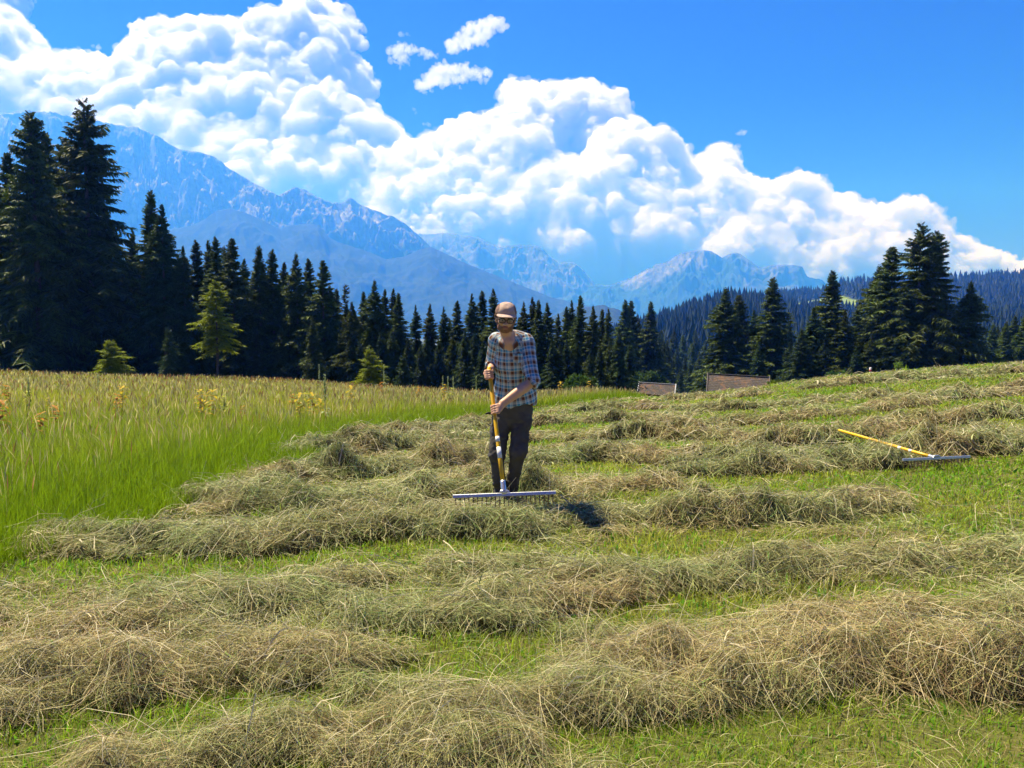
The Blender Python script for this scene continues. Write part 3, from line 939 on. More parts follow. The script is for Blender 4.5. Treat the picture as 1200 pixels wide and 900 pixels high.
# ------------------------------------------------------------------ short green grass of the mown ground
def blades(x, y, z, r, hgt, hw, lean, cols, seg=3, tip=0.12):
    n = len(x)
    a = r.uniform(0, 2 * math.pi, n)
    ln = np.abs(r.normal(0, 1, n)) * lean
    t = np.linspace(0, 1, seg)
    hx = np.cos(a) * ln * hgt; hy = np.sin(a) * ln * hgt
    P = np.stack([x[:, None] + hx[:, None] * t ** 2, y[:, None] + hy[:, None] * t ** 2,
                  z[:, None] + (hgt * (1 - 0.25 * np.minimum(ln, 1.5)))[:, None] * t ** 0.9], -1)
    b = r.uniform(0, 2 * math.pi, n)
    W = np.stack([np.cos(b), np.sin(b), np.zeros(n)], -1)
    widths = hw[:, None] * np.interp(t, [0, 0.5, 1], [1, 0.85, tip])[None, :]
    return ribbons(P, W, cols, widths)

r = np.random.default_rng(31)
x, y = polar_points(480000, r, 1.85, 36.0)
kp = (meadow_side(x, y) < 0.1) & (hayz(x, y) < 0.05) & (r.random(len(x)) < 1.0 - 0.5 * _look(COVER, x, y))
x, y = x[kp], y[kp]
d = np.hypot(x, y)
hg = (0.022 + 0.045 * r.random(len(x)) ** 1.6) * (1 + 0.012 * d) * (0.8 + 0.6 * np.clip(0.5 + fbm(x / 0.5, y / 0.5, 121, 2), 0, 1))
tuft = np.clip(fbm(x / 0.7, y / 0.7, 127, 3) - 0.32, 0, 1)
hg = hg * (1 + 3.0 * tuft)
t = np.clip(0.5 + 1.0 * fbm(x / 1.4, y / 1.1, 123, 4), 0, 1)[:, None]
c = np.array([0.27, 0.44, 0.018]) * t + np.array([0.44, 0.50, 0.060]) * (1 - t)
c = c * r.uniform(0.65, 1.3, (len(x), 1))
dry = r.random(len(x)) < 0.11
c = np.where(dry[:, None], np.array([0.34, 0.29, 0.13]) * r.uniform(0.6, 1.2, (len(x), 1)), c)
broad = r.random(len(x)) < 0.09                       # clover and plantain among the stubble
hg = np.where(broad, hg * .75, hg)
c = np.where(broad[:, None], np.array([0.17, 0.40, 0.03]) * r.uniform(.6, 1.3, (len(x), 1)), c)
V, Q, C = blades(x, y, H(x, y) - 0.004, r, hg, np.maximum(0.0015, 0.00050 * d) * r.uniform(0.6, 1.5, len(x)) * np.where(broad, 3.2, 1), 0.75, c)
o = obj_np("mown_grass", V, Q, M_grass, attrs={"Col": C}, smooth_shade=False)
tag(o, "short bright green mown grass between the hay rows", "grass", kind="stuff")
print("mown", len(x))

# ------------------------------------------------------------------ the standing meadow on the left
r = np.random.default_rng(41)
x, y = polar_points(900000, r, 3.2, 62.0, -0.80, 0.20)
ms = meadow_side(x, y)
kp = ms > 0
kp &= (x / y < 0.17) & (r.random(len(x)) < np.where(y > 30, 0.85, 1.0))
x, y, ms = x[kp], y[kp], ms[kp]
d = np.hypot(x, y)
zone = np.clip(0.5 + 0.9 * fbm(x / 4.0, y / 5.0, 131, 4), 0, 1)
dryness = np.clip(0.08 + smooth(6, 22, d) * 0.75 + 0.5 * (zone - 0.5), 0, 1) * smooth(0.1, 2.5, ms)
hg = (0.20 + 0.25 * r.random(len(x))) * (0.75 + 0.4 * zone) * (0.55 + 0.45 * smooth(0, 1.2, ms))
green = np.array([0.20, 0.32, 0.008]); gold = np.array([0.40, 0.43, 0.050]); 
c = green * (1 - dryness[:, None]) + gold * dryness[:, None]
c = c * r.uniform(0.6, 1.35, (len(x), 1))
V, Q, C = blades(x, y, H(x, y) - 0.01, r, hg, np.maximum(0.0011, 0.00030 * d) * r.uniform(0.7, 1.4, len(x)), 0.42, c, seg=4)
# seed heads: thin stalks with a brown panicle
n = 34000
x2, y2 = polar_points(n, r, 5.0, 62.0, -0.80, 0.20)
ms2 = meadow_side(x2, y2)
kp = (ms2 > 0.9) & (x2 / y2 < 0.17) & (r.random(n) < 0.30 + 0.7 * smooth(8, 30, y2))
x2, y2 = x2[kp], y2[kp]; n = len(x2); d2 = np.hypot(x2, y2)
h2 = r.uniform(0.36, 0.58, n)
hc = np.where(r.random((n, 1)) < 0.12 + 0.5 * smooth(36, 58, y2)[:, None], np.array([0.28, 0.14, 0.07]), np.array([0.48, 0.43, 0.17])) * r.uniform(0.6, 1.2, (n, 1))
a = r.uniform(0, 6.283, n); ln = np.abs(r.normal(0, 0.13, n))
t = np.array([0, 0.72, 0.80, 0.90, 1.0])
P = np.stack([x2[:, None] + (np.cos(a) * ln)[:, None] * t ** 2, y2[:, None] + (np.sin(a) * ln)[:, None] * t ** 2, H(x2, y2)[:, None] + h2[:, None] * t], -1)
b = r.uniform(0, 6.283, n)
W = np.stack([np.cos(b), np.sin(b), np.zeros(n)], -1)
hw = np.maximum(0.0012, 0.00030 * d2)
widths = hw[:, None] * np.array([0.5, 0.5, 1.7, 1.4, 0.3])[None, :]
V2, Q2, C2 = ribbons(P, W, hc, widths)
o = obj_np("meadow_grass", np.concatenate([V, V2]), np.concatenate([Q, Q2 + len(V)]), M_grass, attrs={"Col": np.concatenate([C, C2])}, smooth_shade=False)
tag(o, "tall standing meadow grass, green in front and golden with brown seed heads behind", "grass", kind="stuff")
print("meadow", len(x), n)

# ================================================================== THE MAN
class Field:
    """a signed distance grid in metres (negative inside), built up by smooth unions"""
    def __init__(self, lo, hi, h):
        self.lo = np.array(lo, float); self.h = h
        self.n = np.ceil((np.array(hi) - self.lo) / h).astype(int)
        self.F = np.full(self.n, 0.25, np.float32)
    def box(self, lo, hi):
        a = np.clip(((np.array(lo) - self.lo) / self.h).astype(int), 0, self.n)
        b = np.clip(((np.array(hi) - self.lo) / self.h).astype(int) + 2, 0, self.n)
        s = tuple(slice(i, j) for i, j in zip(a, b))
        g = [self.lo[i] + self.h * np.arange(a[i], b[i]) for i in range(3)]
        return s, np.stack(np.meshgrid(*g, indexing="ij"), -1)
    def put(self, s, d, k, op="add"):
        A = self.F[s]
        d = d.astype(np.float32)
        if op == "add":
            hh = np.maximum(k - np.abs(A - d), 0) / k
            A[...] = np.minimum(A, d) - hh * hh * k * 0.25
        else:
            d = -d
            hh = np.maximum(k - np.abs(A - d), 0) / k
            A[...] = np.maximum(A, d) + hh * hh * k * 0.25
    def cone(self, a, b, ra, rb, k=0.02, op="add", flat=None):
        """rounded cone from a to b; flat=(axis, s) squeezes the section along a direction"""
        a, b = np.array(a, float), np.array(b, float)
        m = max(ra, rb) + k + 0.03
        if flat is not None: m *= max(1.0, 1.0 / flat[1]) if flat[1] < 1 else flat[1]
        s, P = self.box(np.minimum(a, b) - m, np.maximum(a, b) + m)
        v = b - a
        q = P - a
        t = np.clip((q @ v) / max(v @ v, 1e-9), 0, 1)
        w = q - t[..., None] * v
        if flat is not None:
            ax = np.array(flat[0], float); ax /= np.linalg.norm(ax)
            c = w @ ax
            w = w + (c * (1.0 / flat[1] - 1))[..., None] * ax
        d = np.linalg.norm(w, axis=-1) - (ra + (rb - ra) * t)
        self.put(s, d, k, op)
    def ell(self, c, rad, M=None, k=0.02, op="add"):
        c = np.array(c, float); rad = np.array(rad, float)
        m = rad.max() + k + 0.02
        s, P = self.box(c - m, c + m)
        q = P - c
        if M is not None: q = q @ M                # columns of M are the local axes
        e = np.linalg.norm(q / rad, axis=-1)
        g = np.linalg.norm(q / rad ** 2, axis=-1)
        d = e * (e - 1) / np.maximum(g, 1e-6)
        self.put(s, d, k, op)
    def mesh(self):
        return surface_nets(-self.F, self.lo, self.h)

def relax(V, Q, n=1, lam=0.5):
    for _ in range(n):
        acc = np.zeros_like(V); cnt = np.zeros(len(V))
        for a, b in ((0, 1), (1, 2), (2, 3), (3, 0)):
            np.add.at(acc, Q[:, a], V[Q[:, b]]); np.add.at(acc, Q[:, b], V[Q[:, a]])
            np.add.at(cnt, Q[:, a], 1); np.add.at(cnt, Q[:, b], 1)
        V = V * (1 - lam) + lam * acc / np.maximum(cnt, 1)[:, None]
    return V

def unit(v):
    v = np.array(v, float); return v / np.linalg.norm(v)

MD = 6.85
J = {
    "pelvis": at(601, 477, MD), "waist": at(602, 456, MD - .02), "chest": at(602, 420, MD - .10), "chest_up": at(600, 404, MD - .15), "neck": at(596, 395, MD - .20),
    "hipL": at(612, 484, MD), "hipR": at(589, 484, MD), "kneeL": at(607, 531, MD - .10), "kneeR": at(582, 533, MD - .08), "ankL": at(599, 578, MD + .08), "ankR": at(586, 578, MD + .02),
    "shL": at(616, 402, MD - .17), "shR": at(582, 400, MD - .14), "elL": at(624, 447, MD - .29), "elR": at(577, 427, MD - .03),
}
HANDLE_TOP = at(573.3, 432, MD - .22)
HANDLE_BOT = at(591, 574, MD - .72)
hdir = unit(HANDLE_TOP - HANDLE_BOT)
def on_handle(z):
    return HANDLE_BOT + (HANDLE_TOP - HANDLE_BOT) * (z - HANDLE_BOT[2]) / (HANDLE_TOP[2] - HANDLE_BOT[2])
gL = on_handle(at(583, 481, MD - .4)[2]); gR = on_handle(at(574, 440, MD - .24)[2])
HC = at(592.5, 374.5, MD - .30)                     # centre of the head
pit, rol, yaw = R(12), R(4), R(4)
HM = np.array(Matrix.Rotation(yaw, 3, "Z") @ Matrix.Rotation(rol, 3, "Y") @ Matrix.Rotation(pit, 3, "X"))
def hp(x, y, z): return HC + HM @ np.array([x, y, z])   # head local: x to the viewer's right, -y the face, z up

root_man = thing("person", "man in brown cap, glasses and checked shirt, raking hay with a yellow handled rake", "person", tuple(at(592, 589, MD)))
man0 = np.array(root_man.location)

lo = np.min([v for v in J.values()], 0) - 0.22; hi = np.max([v for v in J.values()], 0) + 0.22
lo = np.minimum(lo, [HC[0] - .2, gL[1] - .12, 0.0]); lo[2] = man0[2] - 0.02; hi[2] = HC[2] + 0.2
B = Field(lo, hi, 0.0045)
# trunk and legs under the clothes
B.cone(J["pelvis"], J["waist"], .115, .100, .03, flat=((0, 1, 0), .70)); B.cone(J["waist"], J["chest"], .100, .115, .04, flat=((0, 1, 0), .70)); B.cone(J["chest"], J["chest_up"], .115, .100, .04, flat=((0, 1, 0), .68))
for s in "LR":
    B.cone(J["hip" + s], J["knee" + s], .072, .050, .03); B.cone(J["knee" + s], J["ank" + s], .048, .036, .03)
    B.cone(J["ank" + s], J["ank" + s] + [0, -.10, -.055], .036, .03, .03)
    B.cone(J["chest_up"], J["sh" + s], .055, .048, .03)
    B.cone(J["sh" + s], J["el" + s], .048, .038, .03)
B.cone(J["chest"] + [0, -.030, .02], J["neck"] + [0, -.030, -.04], .070, .060, .03); B.cone(J["chest_up"], J["neck"], .07, .058, .03); B.cone(J["neck"], hp(0, .02, -.07), .056, .054, .02)
# head
B.ell(hp(0, .012, .030), (.074, .095, .088), HM, .02)
B.cone(hp(0, -.028, -.02), hp(0, -.044, -.080), .055, .0265, .03)       # face and chin
B.cone(hp(-.030, -.030, -.070), hp(.030, -.030, -.068), .028, .028, .02)   # jaw
B.cone(hp(-.035, -.060, -.014), hp(.035, -.060, -.014), .020, .020, .02)   # cheek bones
B.cone(hp(-.036, -.073, .026), hp(.036, -.073, .026), .014, .014, .015)    # brow
for sx in (-1, 1):
    B.ell(hp(sx * .031, -.090, .010), (.015, .010, .010), HM, .008, "sub")    # eye hollow
    B.ell(hp(sx * .031, -.078, .009), (.013, .012, .011), HM, .004)           # eye ball
    B.ell(hp(sx * .078, .012, .000), (.010, .019, .032), HM, .008)            # ear
    B.ell(hp(sx * .088, .008, .002), (.006, .010, .019), HM, .005, "sub")
    B.ell(hp(sx * .013, -.098, -.022), (.009, .010, .008), HM, .008)          # nostril wing
B.cone(hp(0, -.082, .016), hp(0, -.108, -.020), .008, .0115, .012)           # nose
B.cone(hp(-.017, -.083, -.047), hp(.017, -.083, -.047), .0075, .0075, .006)  # lips
B.cone(hp(-.015, -.082, -.058), hp(.015, -.082, -.058), .0080, .0080, .006)

def hand(F, g, palm_dir, front_dir, wrist, up_sign, k=0.008):
    """a hand closed round the handle at g; the palm lies on the palm_dir side, fingers run over the front_dir side"""
    e1 = unit(palm_dir - hdir * (palm_dir @ hdir)); e2 = unit(front_dir - hdir * (front_dir @ hdir) - e1 * (front_dir @ e1))
    def p(phi, rr, ax): return g + hdir * ax + (e1 * math.cos(R(phi)) + e2 * math.sin(R(phi))) * rr
    ks = []
    for i, (ax, ln) in enumerate(((.033, .95), (.011, 1.05), (-.011, 1.0), (-.031, .82))):
        ax *= up_sign
        a = p(38, .040, ax); b = p(92, .029 * (0.9 + 0.1 * ln), ax * 0.97); c = p(158 + 8 * ln, .0255, ax * 0.93); d = p(205 + 25 * ln, .0235, ax * 0.90)
        ks.append(a)
        F.cone(a, b, .0100, .0090, .004); F.cone(b, c, .0090, .0082, .003); F.cone(c, d, .0082, .0068, .003)
    pc = p(5, .036, 0.0)
    for a in ks:
        F.cone(p(-8, .046, 0.0) * .35 + wrist * .35 + a * .30, a, .015, .0125, .014)
    F.cone(wrist, pc + (wrist - pc) * .25, .027, .028, .02, flat=(unit(np.cross(hdir, e2)), .80))
    # thumb: leaves the side of the palm, crosses under the handle and closes against the fingers
    t0 = p(-15, .044, .030 * up_sign); t1 = p(-62, .038, .052 * up_sign); t2 = p(-118, .030, .058 * up_sign); t3 = p(-165, .0265, .050 * up_sign)
    F.cone(t0, t1, .0150, .0120, .012); F.cone(t1, t2, .0115, .0100, .004); F.cone(t2, t3, .0100, .0075, .004)

wrL = gL + unit(J["elL"] - gL) * .088 + np.array([.0, .0, .006])
wrR = gR + unit(J["elR"] + [.0, 0, .10] - gR) * .080
B.cone(J["elL"], wrL, .044, .028, .02); B.cone(J["elL"] + (wrL - J["elL"]) * .3, wrL, .043, .026, .02)
B.cone(J["elR"], wrR, .042, .027, .02)
hand(B, gL, wrL - gL, np.array([-.35, -1, .1]), wrL, 1)
hand(B, gR, np.array([-.8, .35, .5]), np.array([-.2, -1, .1]), wrR, 1)
V, Q = B.mesh()
V = relax(V, Q, 1, 0.4)
# skin colours: lips, eyes and the faint flush are the skin's own
hl = (V - HC) @ HM
skin = np.tile(np.array([0.58, 0.33, 0.225]), (len(V), 1)) * (1 + 0.10 * fbm(V[:, 0] * 40, V[:, 2] * 40 + V[:, 1] * 31, 141, 3))[:, None]
chest_skin = V[:, 2] < hp(0, 0, -.10)[2]
skin[chest_skin] *= 1.12
lip = (np.abs(hl[:, 0]) < .026) & (np.abs(hl[:, 2] + .052) < .011) & (hl[:, 1] < -.075)
skin[lip] = (0.33, 0.13, 0.10)
for sx in (-1, 1):
    q = np.hypot(hl[:, 0] - sx * .031, (hl[:, 2] - .009) * 1.5)
    e = (q < .0125) & (hl[:, 1] < -.07); skin[e] = (0.62, 0.58, 0.54)
    e = (np.hypot(hl[:, 0] - sx * .031, hl[:, 2] - .008) < .0055) & (hl[:, 1] < -.07); skin[e] = (0.06, 0.04, 0.03)
    bro = (np.abs(hl[:, 0] - sx * .033) < .022) & (np.abs(hl[:, 2] - .031 + 4 * (hl[:, 0] - sx * .033) ** 2) < .006) & (hl[:, 1] < -.06)
    skin[bro] = (0.10, 0.05, 0.03)
k = NT("skin")
sk = k.principled(k.attr("Col"), 0.48, 0.4)
M_skin = k.surf(sk)
def person_part(name, V, Q, mats, parent=root_man, **kw):
    p0 = man0 if parent is root_man else man0
    o = obj_np(name, V - p0, Q, mats, parent, **kw)
    return o
body = person_part("body", V, Q, M_skin, attrs={"Col": skin})

# ---- shirt
S = Field(lo, hi, 0.006)
hemL, hemR = at(616, 468, MD - .02), at(586, 474, MD - .03)
flatY = ((0, 1, 0), .70)
S.cone(at(601, 470, MD - .02), J["waist"], .172, .160, .03, flat=((0, 1, 0), .74)); S.cone(J["waist"], J["chest"], .160, .160, .05, flat=((0, 1, 0), .78)); S.cone(J["chest"], J["chest_up"], .160, .130, .05, flat=((0, 1, 0), .84))
S.cone(at(618, 470, MD + .02), at(614, 440, MD), .085, .10, .05)
for s in "LR":
    S.cone(J["chest_up"] + [0, .02, .01], J["sh" + s] + [0, 0, .006], .088, .074, .04)
S.cone(J["chest_up"] + [0, .03, .0], J["neck"] + [0, .03, -.012], .10, .066, .03)
cuL = J["elL"] + (gL - J["elL"]) * .06
cuR = J["elR"] + (gR - J["elR"]) * .30
SL = Field(lo, hi, 0.006)
SL.cone(J["shL"], J["elL"], .074, .066, .03); SL.cone(J["elL"], cuL, .064, .062, .02)
SL.cone(J["shR"], J["elR"], .070, .060, .03); SL.cone(J["elR"], cuR, .058, .052, .02)
# folds
_, PP = S.box(S.lo - 1, S.lo + S.n * S.h + 1)
def fold_noise(P, seed, sc=1.0):
    x, y, z = P[..., 0], P[..., 1], P[..., 2]
    a = fbm((x * 7 + z * 3.5) * sc, (z * 6 - x * 4 + y * 5) * sc, seed, 3)
    b = fbm((x * 13 - z * 9) * sc, (z * 8 + y * 12) * sc, seed + 5, 3)
    return a * .65 + b * .35
near = np.minimum(np.abs(S.F), np.abs(SL.F)) < 0.05
fn = np.zeros(S.F.shape, np.float32); fn[near] = fold_noise(PP[near], 151)
S.F = S.F + 0.015 * fn
SL.F = SL.F + 0.012 * fn
for el, cu, g_ in ((J["elL"], cuL, gL), (J["elR"], cuR, gR)):
    loc = np.linalg.norm(PP - cu, axis=-1) < .11
    SL.F = np.where(loc, np.maximum(SL.F, ((PP - cu) @ unit(g_ - el)).astype(np.float32)), SL.F)
# hem and sleeve ends cut clean, neck opened in a V
zcut = np.interp(PP[..., 0], [at(576, 474, MD)[0], at(600, 476, MD)[0], at(612, 471, MD)[0], at(628, 474, MD)[0]], [at(0, 477, MD)[2], at(0, 477, MD)[2], at(0, 472, MD)[2], at(0, 475, MD)[2]]) + 0.006 * np.sin(PP[..., 0] * 60)
S.F = np.maximum(S.F, (zcut - PP[..., 2]).astype(np.float32))
_h = np.maximum(.014 - np.abs(S.F - SL.F), 0) / .014
S.F = np.minimum(S.F, SL.F) - _h * _h * .0035
S.cone(J["neck"] + [0, -.02, .03], hp(0, .0, -.05), .060, .075, .008, "sub")
S.cone(J["neck"] + [0, -.095, .030], J["chest_up"] + [-.004, -.175, -.012], .052, .010, .008, "sub")
V, Q = S.mesh()
V = relax(V, Q, 2, 0.4)
# cloth coordinates: round and along the trunk or the sleeve it belongs to
def seg(P, a, b):
    v = b - a; t = ((P - a) @ v) / (v @ v)
    return np.linalg.norm(P - a - np.clip(t, 0, 1)[:, None] * v, axis=1), t * np.linalg.norm(v)
uvs = []
dT, vT = seg(V, J["pelvis"], J["neck"])
axT = J["pelvis"] + np.clip((V[:, 2] - J["pelvis"][2]) / (J["neck"][2] - J["pelvis"][2]), 0, 1)[:, None] * (J["neck"] - J["pelvis"])
uT = np.arctan2(V[:, 0] - axT[:, 0], -(V[:, 1] - axT[:, 1]) * 1.35) * .155
dL, vL = seg(V, J["shL"], J["elL"]); dR, vR = seg(V, J["shR"], J["elR"])
def ang(P, a, b):
    v = unit(b - a); q = P - a
    e1 = unit(np.cross(v, [0, 1, 0])); e2 = np.cross(v, e1)
    return np.arctan2(q @ e1, -(q @ e2)) * .066
uL, uR = ang(V, J["shL"], J["elL"]), ang(V, J["shR"], J["elR"])
isL = (dL < .088) & (V[:, 0] > J["shL"][0] - .030) & (dL < dT - .03); isR = (dR < .083) & (V[:, 0] < J["shR"][0] + .02) & (dR < dT - .03)
U = np.where(isL, uL, np.where(isR, uR, uT)); VV = np.where(isL, vL, np.where(isR, vR, vT))
uv = np.stack([U + 0.5, VV + 0.5, np.zeros(len(V))], -1)
k = NT("plaid_flannel")
a_ = k.n("ShaderNodeSeparateColor"); k.set(a_.inputs[0], k.attr("PlaidUV"))
def bands(c, per, off):
    f = k.math("FRACT", k.math("ADD", k.math("DIVIDE", c, per), off))
    nd = k.ramp(f, [(0.0, (0.12, 0.045, 0.026)), (0.20, (0.13, 0.05, 0.03)), (0.24, (0.46, 0.34, 0.26)), (0.28, (0.74, 0.74, 0.74)), (0.36, (0.10, 0.38, 0.62)), (0.56, (0.04, 0.27, 0.56)), (0.62, (0.80, 0.82, 0.83)), (0.74, (0.40, 0.56, 0.66)), (0.84, (0.62, 0.58, 0.52)), (0.93, (0.22, 0.10, 0.065))])
    return nd
pu = bands(a_.outputs[0], 0.074, 0.1); pv_ = bands(a_.outputs[1], 0.080, 0.35)
pc = k.mix(0.5, pu, pv_)
wv = k.noise(900, 2, 0.5, k.obj())
pc = k.mix(0.25, pc, k.mix(1.0, pc, k.ramp(wv, [(0.3, 0.6), (0.7, 1.3)]), "MULTIPLY"))
M_plaid = k.surf(k.principled(pc, 0.9, 0.15, normal=k.bump(wv, 0.12, 0.002)))
shirt = person_part("shirt", V, Q, M_plaid, attrs={"PlaidUV": uv})

def swept(pts, rad, n=8, closed=False):
    """a tube through points with a radius per point"""
    pts = np.array(pts, float); m = len(pts)
    rad = np.broadcast_to(np.array(rad, float), (m,))
    tan = np.gradient(pts, axis=0); tan /= np.linalg.norm(tan, axis=1, keepdims=True) + 1e-9
    ref = np.array([0, 0, 1.0]) if abs(tan[0][2]) < 0.9 else np.array([1.0, 0, 0])
    n1 = np.cross(tan, ref); n1 /= np.linalg.norm(n1, axis=1, keepdims=True) + 1e-9
    n2 = np.cross(tan, n1)
    a = np.linspace(0, 2 * math.pi, n, endpoint=False)
    Vv = pts[:, None] + rad[:, None, None] * (np.cos(a)[None, :, None] * n1[:, None] + np.sin(a)[None, :, None] * n2[:, None])
    Vv = Vv.reshape(-1, 3)
    i = np.arange(m - 1)[:, None] * n; j = np.arange(n)[None]; j2 = (j + 1) % n
    F = np.stack([i + j, i + j2, i + n + j2, i + n + j], -1).reshape(-1, 4)
    c0, c1 = len(Vv), len(Vv) + 1
    Vv = np.vstack([Vv, pts[:1], pts[-1:]])
    jj = np.arange(n); jn = (jj + 1) % n
    cap = np.concatenate([np.stack([np.full(n, c0), jn, jj], -1), np.stack([np.full(n, c1), (m - 1) * n + jj, (m - 1) * n + jn], -1)])
    return Vv, [F, cap]

def join(parts):
    """parts: list of (V, [faces...])"""
    VV_, FF, o = [], {}, 0
    for v, fs in parts:
        for f in (fs if isinstance(fs, list) else [fs]):
            FF.setdefault(f.shape[1], []).append(f + o)
        VV_.append(v); o += len(v)
    return np.concatenate(VV_), [np.concatenate(x) for x in FF.values()]

# collar: two pointed leaves folded over the neckline
def slab(poly, nrm, th):
    poly = np.array(poly, float); nrm = unit(nrm) * th
    n = len(poly); Vv = np.vstack([poly, poly + nrm])
    sides = np.array([(i, (i + 1) % n, n + (i + 1) % n, n + i) for i in range(n)])
    return Vv, [np.array([list(range(n))[::-1]]), np.array([list(range(n, 2 * n))]), sides]
nk = J["neck"]
for sx in (-1, 1):
    rows_ = []
    for t in np.linspace(0, 1, 9):
        a = R(18 + 142 * t) * sx                          # round the neck from the front
        up = nk + np.array([math.sin(a) * .066, .012 - math.cos(a) * .068, .018 + .022 * t - .038 * (1 - t) ** 2])
        drop = .060 * (1 - t) ** 1.5 + .028
        dn = nk + np.array([math.sin(a) * (.066 + .030) + sx * .010 * (1 - t), .012 - math.cos(a) * (.068 + .030 + .012 * (1 - t)), .018 + .022 * t - .038 * (1 - t) ** 2 - drop])
        mid = (up + dn) / 2 + np.array([math.sin(a) * .010, -math.cos(a) * .010, .006])
        rows_.append((up, mid, dn))
    G = np.array(rows_)
    inner = G - (G - nk) * np.array([.06, .06, 0.0])
    Vv = np.concatenate([G.reshape(-1, 3), inner.reshape(-1, 3)])
    f = grid_faces(9, 3); m = 27
    b_ = [(i * 3, (i + 1) * 3) for i in range(8)] + [(i * 3 + 2, (i + 1) * 3 + 2) for i in range(8)] + [(0, 1), (1, 2), (24, 25), (25, 26)]
    F = np.concatenate([f, f[:, ::-1] + m, np.array([(i, j, j + m, i + m) for i, j in b_])])
    uvc = np.stack([0.5 + np.repeat(np.linspace(0, .12, 9), 3), 0.5 + np.tile([0, .02, .05], 9), np.zeros(27)], -1)
    person_part("collar", Vv, F, M_plaid, parent=shirt, attrs={"PlaidUV": np.concatenate([uvc, uvc])})
# rolled cuffs
for el, cu, g_, rr in ((J["elL"], cuL, gL, .060), (J["elR"], cuR, gR, .052)):
    ax = unit(g_ - el); e1 = unit(np.cross(ax, [0, 0, 1])); e2 = np.cross(ax, e1)
    prof = [(-.030, rr - .004), (-.028, rr + .007), (-.006, rr + .009), (.006, rr + .004), (.008, rr - .008), (-.004, rr - .012)]
    a = np.linspace(0, 2 * math.pi, 28, endpoint=False)
    Vv = np.array([[cu + ax * x + (e1 * math.cos(t) + e2 * math.sin(t)) * (q + .003 * math.sin(5 * t + 40 * x)) for x, q in prof] for t in a]).reshape(-1, 3)
    m = len(prof)
    F = np.array([(i * m + j, ((i + 1) % 28) * m + j, ((i + 1) % 28) * m + (j + 1) % m, i * m + (j + 1) % m) for i in range(28) for j in range(m)])
    uvc = np.stack([0.5 + np.repeat(a * .06, m), 0.53 + np.tile([x for x, _ in prof], 28), np.zeros(28 * m)], -1)
    person_part("cuff", Vv, F, M_plaid, parent=shirt, attrs={"PlaidUV": uvc})
# breast pocket and buttons lie on the front of the shirt
def on_front(x, z):
    m = (np.abs(V[:, 0] - x) < .014) & (np.abs(V[:, 2] - z) < .014)
    return V[m][:, 1].min() if m.any() else J["chest"][1] - .12
SV = V
c = at(607, 419, MD - .2)
pk = [(-.040, .035), (.040, .035), (.040, -.030), (0, -.045), (-.040, -.030)]
poly = [np.array([c[0] + a, on_front(c[0] + a, c[2] + b) - .001, c[2] + b]) for a, b in pk]
Vv, F = slab(poly, (0, -1, .15), .004)
person_part("pocket", Vv, F, M_plaid, parent=shirt, attrs={"PlaidUV": np.stack([Vv[:, 0] - c[0] + .53, Vv[:, 2] - c[2] + .54, Vv[:, 0] * 0], -1)}, smooth_shade=False)
M_button = NT("button_horn"); M_button = M_button.surf(M_button.principled((0.55, 0.5, 0.45), 0.35, 0.5))
for py in (408, 421, 434, 447, 460):
    p = at(594.5 + (py - 408) * .03, py, MD - .22); yb = on_front(p[0], p[2])
    Vv, F = swept([(p[0], yb - .001, p[2]), (p[0], yb - .004, p[2])], .006, 10)
    person_part("button", Vv, F, M_button, parent=shirt)

# ---- trousers
T = Field(lo, hi, 0.006)
T.cone(at(601, 468, MD), J["pelvis"] + [0, 0, -.03], .150, .158, .03, flat=((0, 1, 0), .74))
for s, hipx in (("L", 1), ("R", -1)):
    T.cone(J["hip" + s] + [0, .01, .02], J["knee" + s], .100, .070, .02)
    T.cone(J["knee" + s], J["ank" + s] + [0, -.005, .02], .066, .054, .02)
    T.cone(J["ank" + s] + [0, -.005, .05], J["ank" + s] + [0, -.012, -.010], .054, .060, .02)
_, PP = T.box(T.lo - 1, T.lo + T.n * T.h + 1)
near = np.abs(T.F) < 0.05
fn = np.zeros(T.F.shape, np.float32)
Pn = PP[near]
fn[near] = fold_noise(Pn * np.array([1, 1, 1.5]), 161, 1.25)
# creases gather at knee and ankle
ring = np.sin(Pn[:, 2] * 95 + 4 * fbm(Pn[:, 0] * 14, Pn[:, 2] * 9, 171, 2)) * (smooth(.10, .0, np.abs(Pn[:, 2] - J["kneeL"][2] + .05)) * .5 + smooth(.16, .0, np.abs(Pn[:, 2] - J["ankL"][2] - .06)) * .8 + smooth(.06, .0, np.abs(Pn[:, 2] - J["hipL"][2] + .05)) * .4)
fn[near] += 0.32 * ring
T.F = T.F + 0.021 * fn
for s in "LR":
    T.F = np.where(np.linalg.norm(PP[..., :2] - J["ank" + s][:2], axis=-1) < .12, np.maximum(T.F, (J["ank" + s][2] - .012 - PP[..., 2]).astype(np.float32)), T.F)
T.F = np.maximum(T.F, (PP[..., 2] - at(601, 466, MD)[2]).astype(np.float32))
V, Q = T.mesh(); V = relax(V, Q, 2, 0.4)
k = NT("charcoal_twill")
n1 = k.noise(7.0, 4, 0.6, k.obj()); n2 = k.noise(700, 2, 0.5, k.obj())
M_twill = k.surf(k.principled(k.ramp(n1, [(0.3, (0.066, 0.060, 0.055)), (0.7, (0.115, 0.105, 0.095))]), 0.85, 0.2, normal=k.bump(n2, 0.15, 0.002)))
trousers = person_part("trousers", V, Q, M_twill)
M_black = NT("black_webbing"); M_black = M_black.surf(M_black.principled((0.01, 0.01, 0.012), 0.6, 0.3))
Vv, F = swept([at(578, 484.5, MD - .02), at(572, 484, MD - .05), at(569, 485, MD - .06)], [.010, .011, .007], 8)
person_part("strap_end", Vv, F, M_black, parent=trousers)

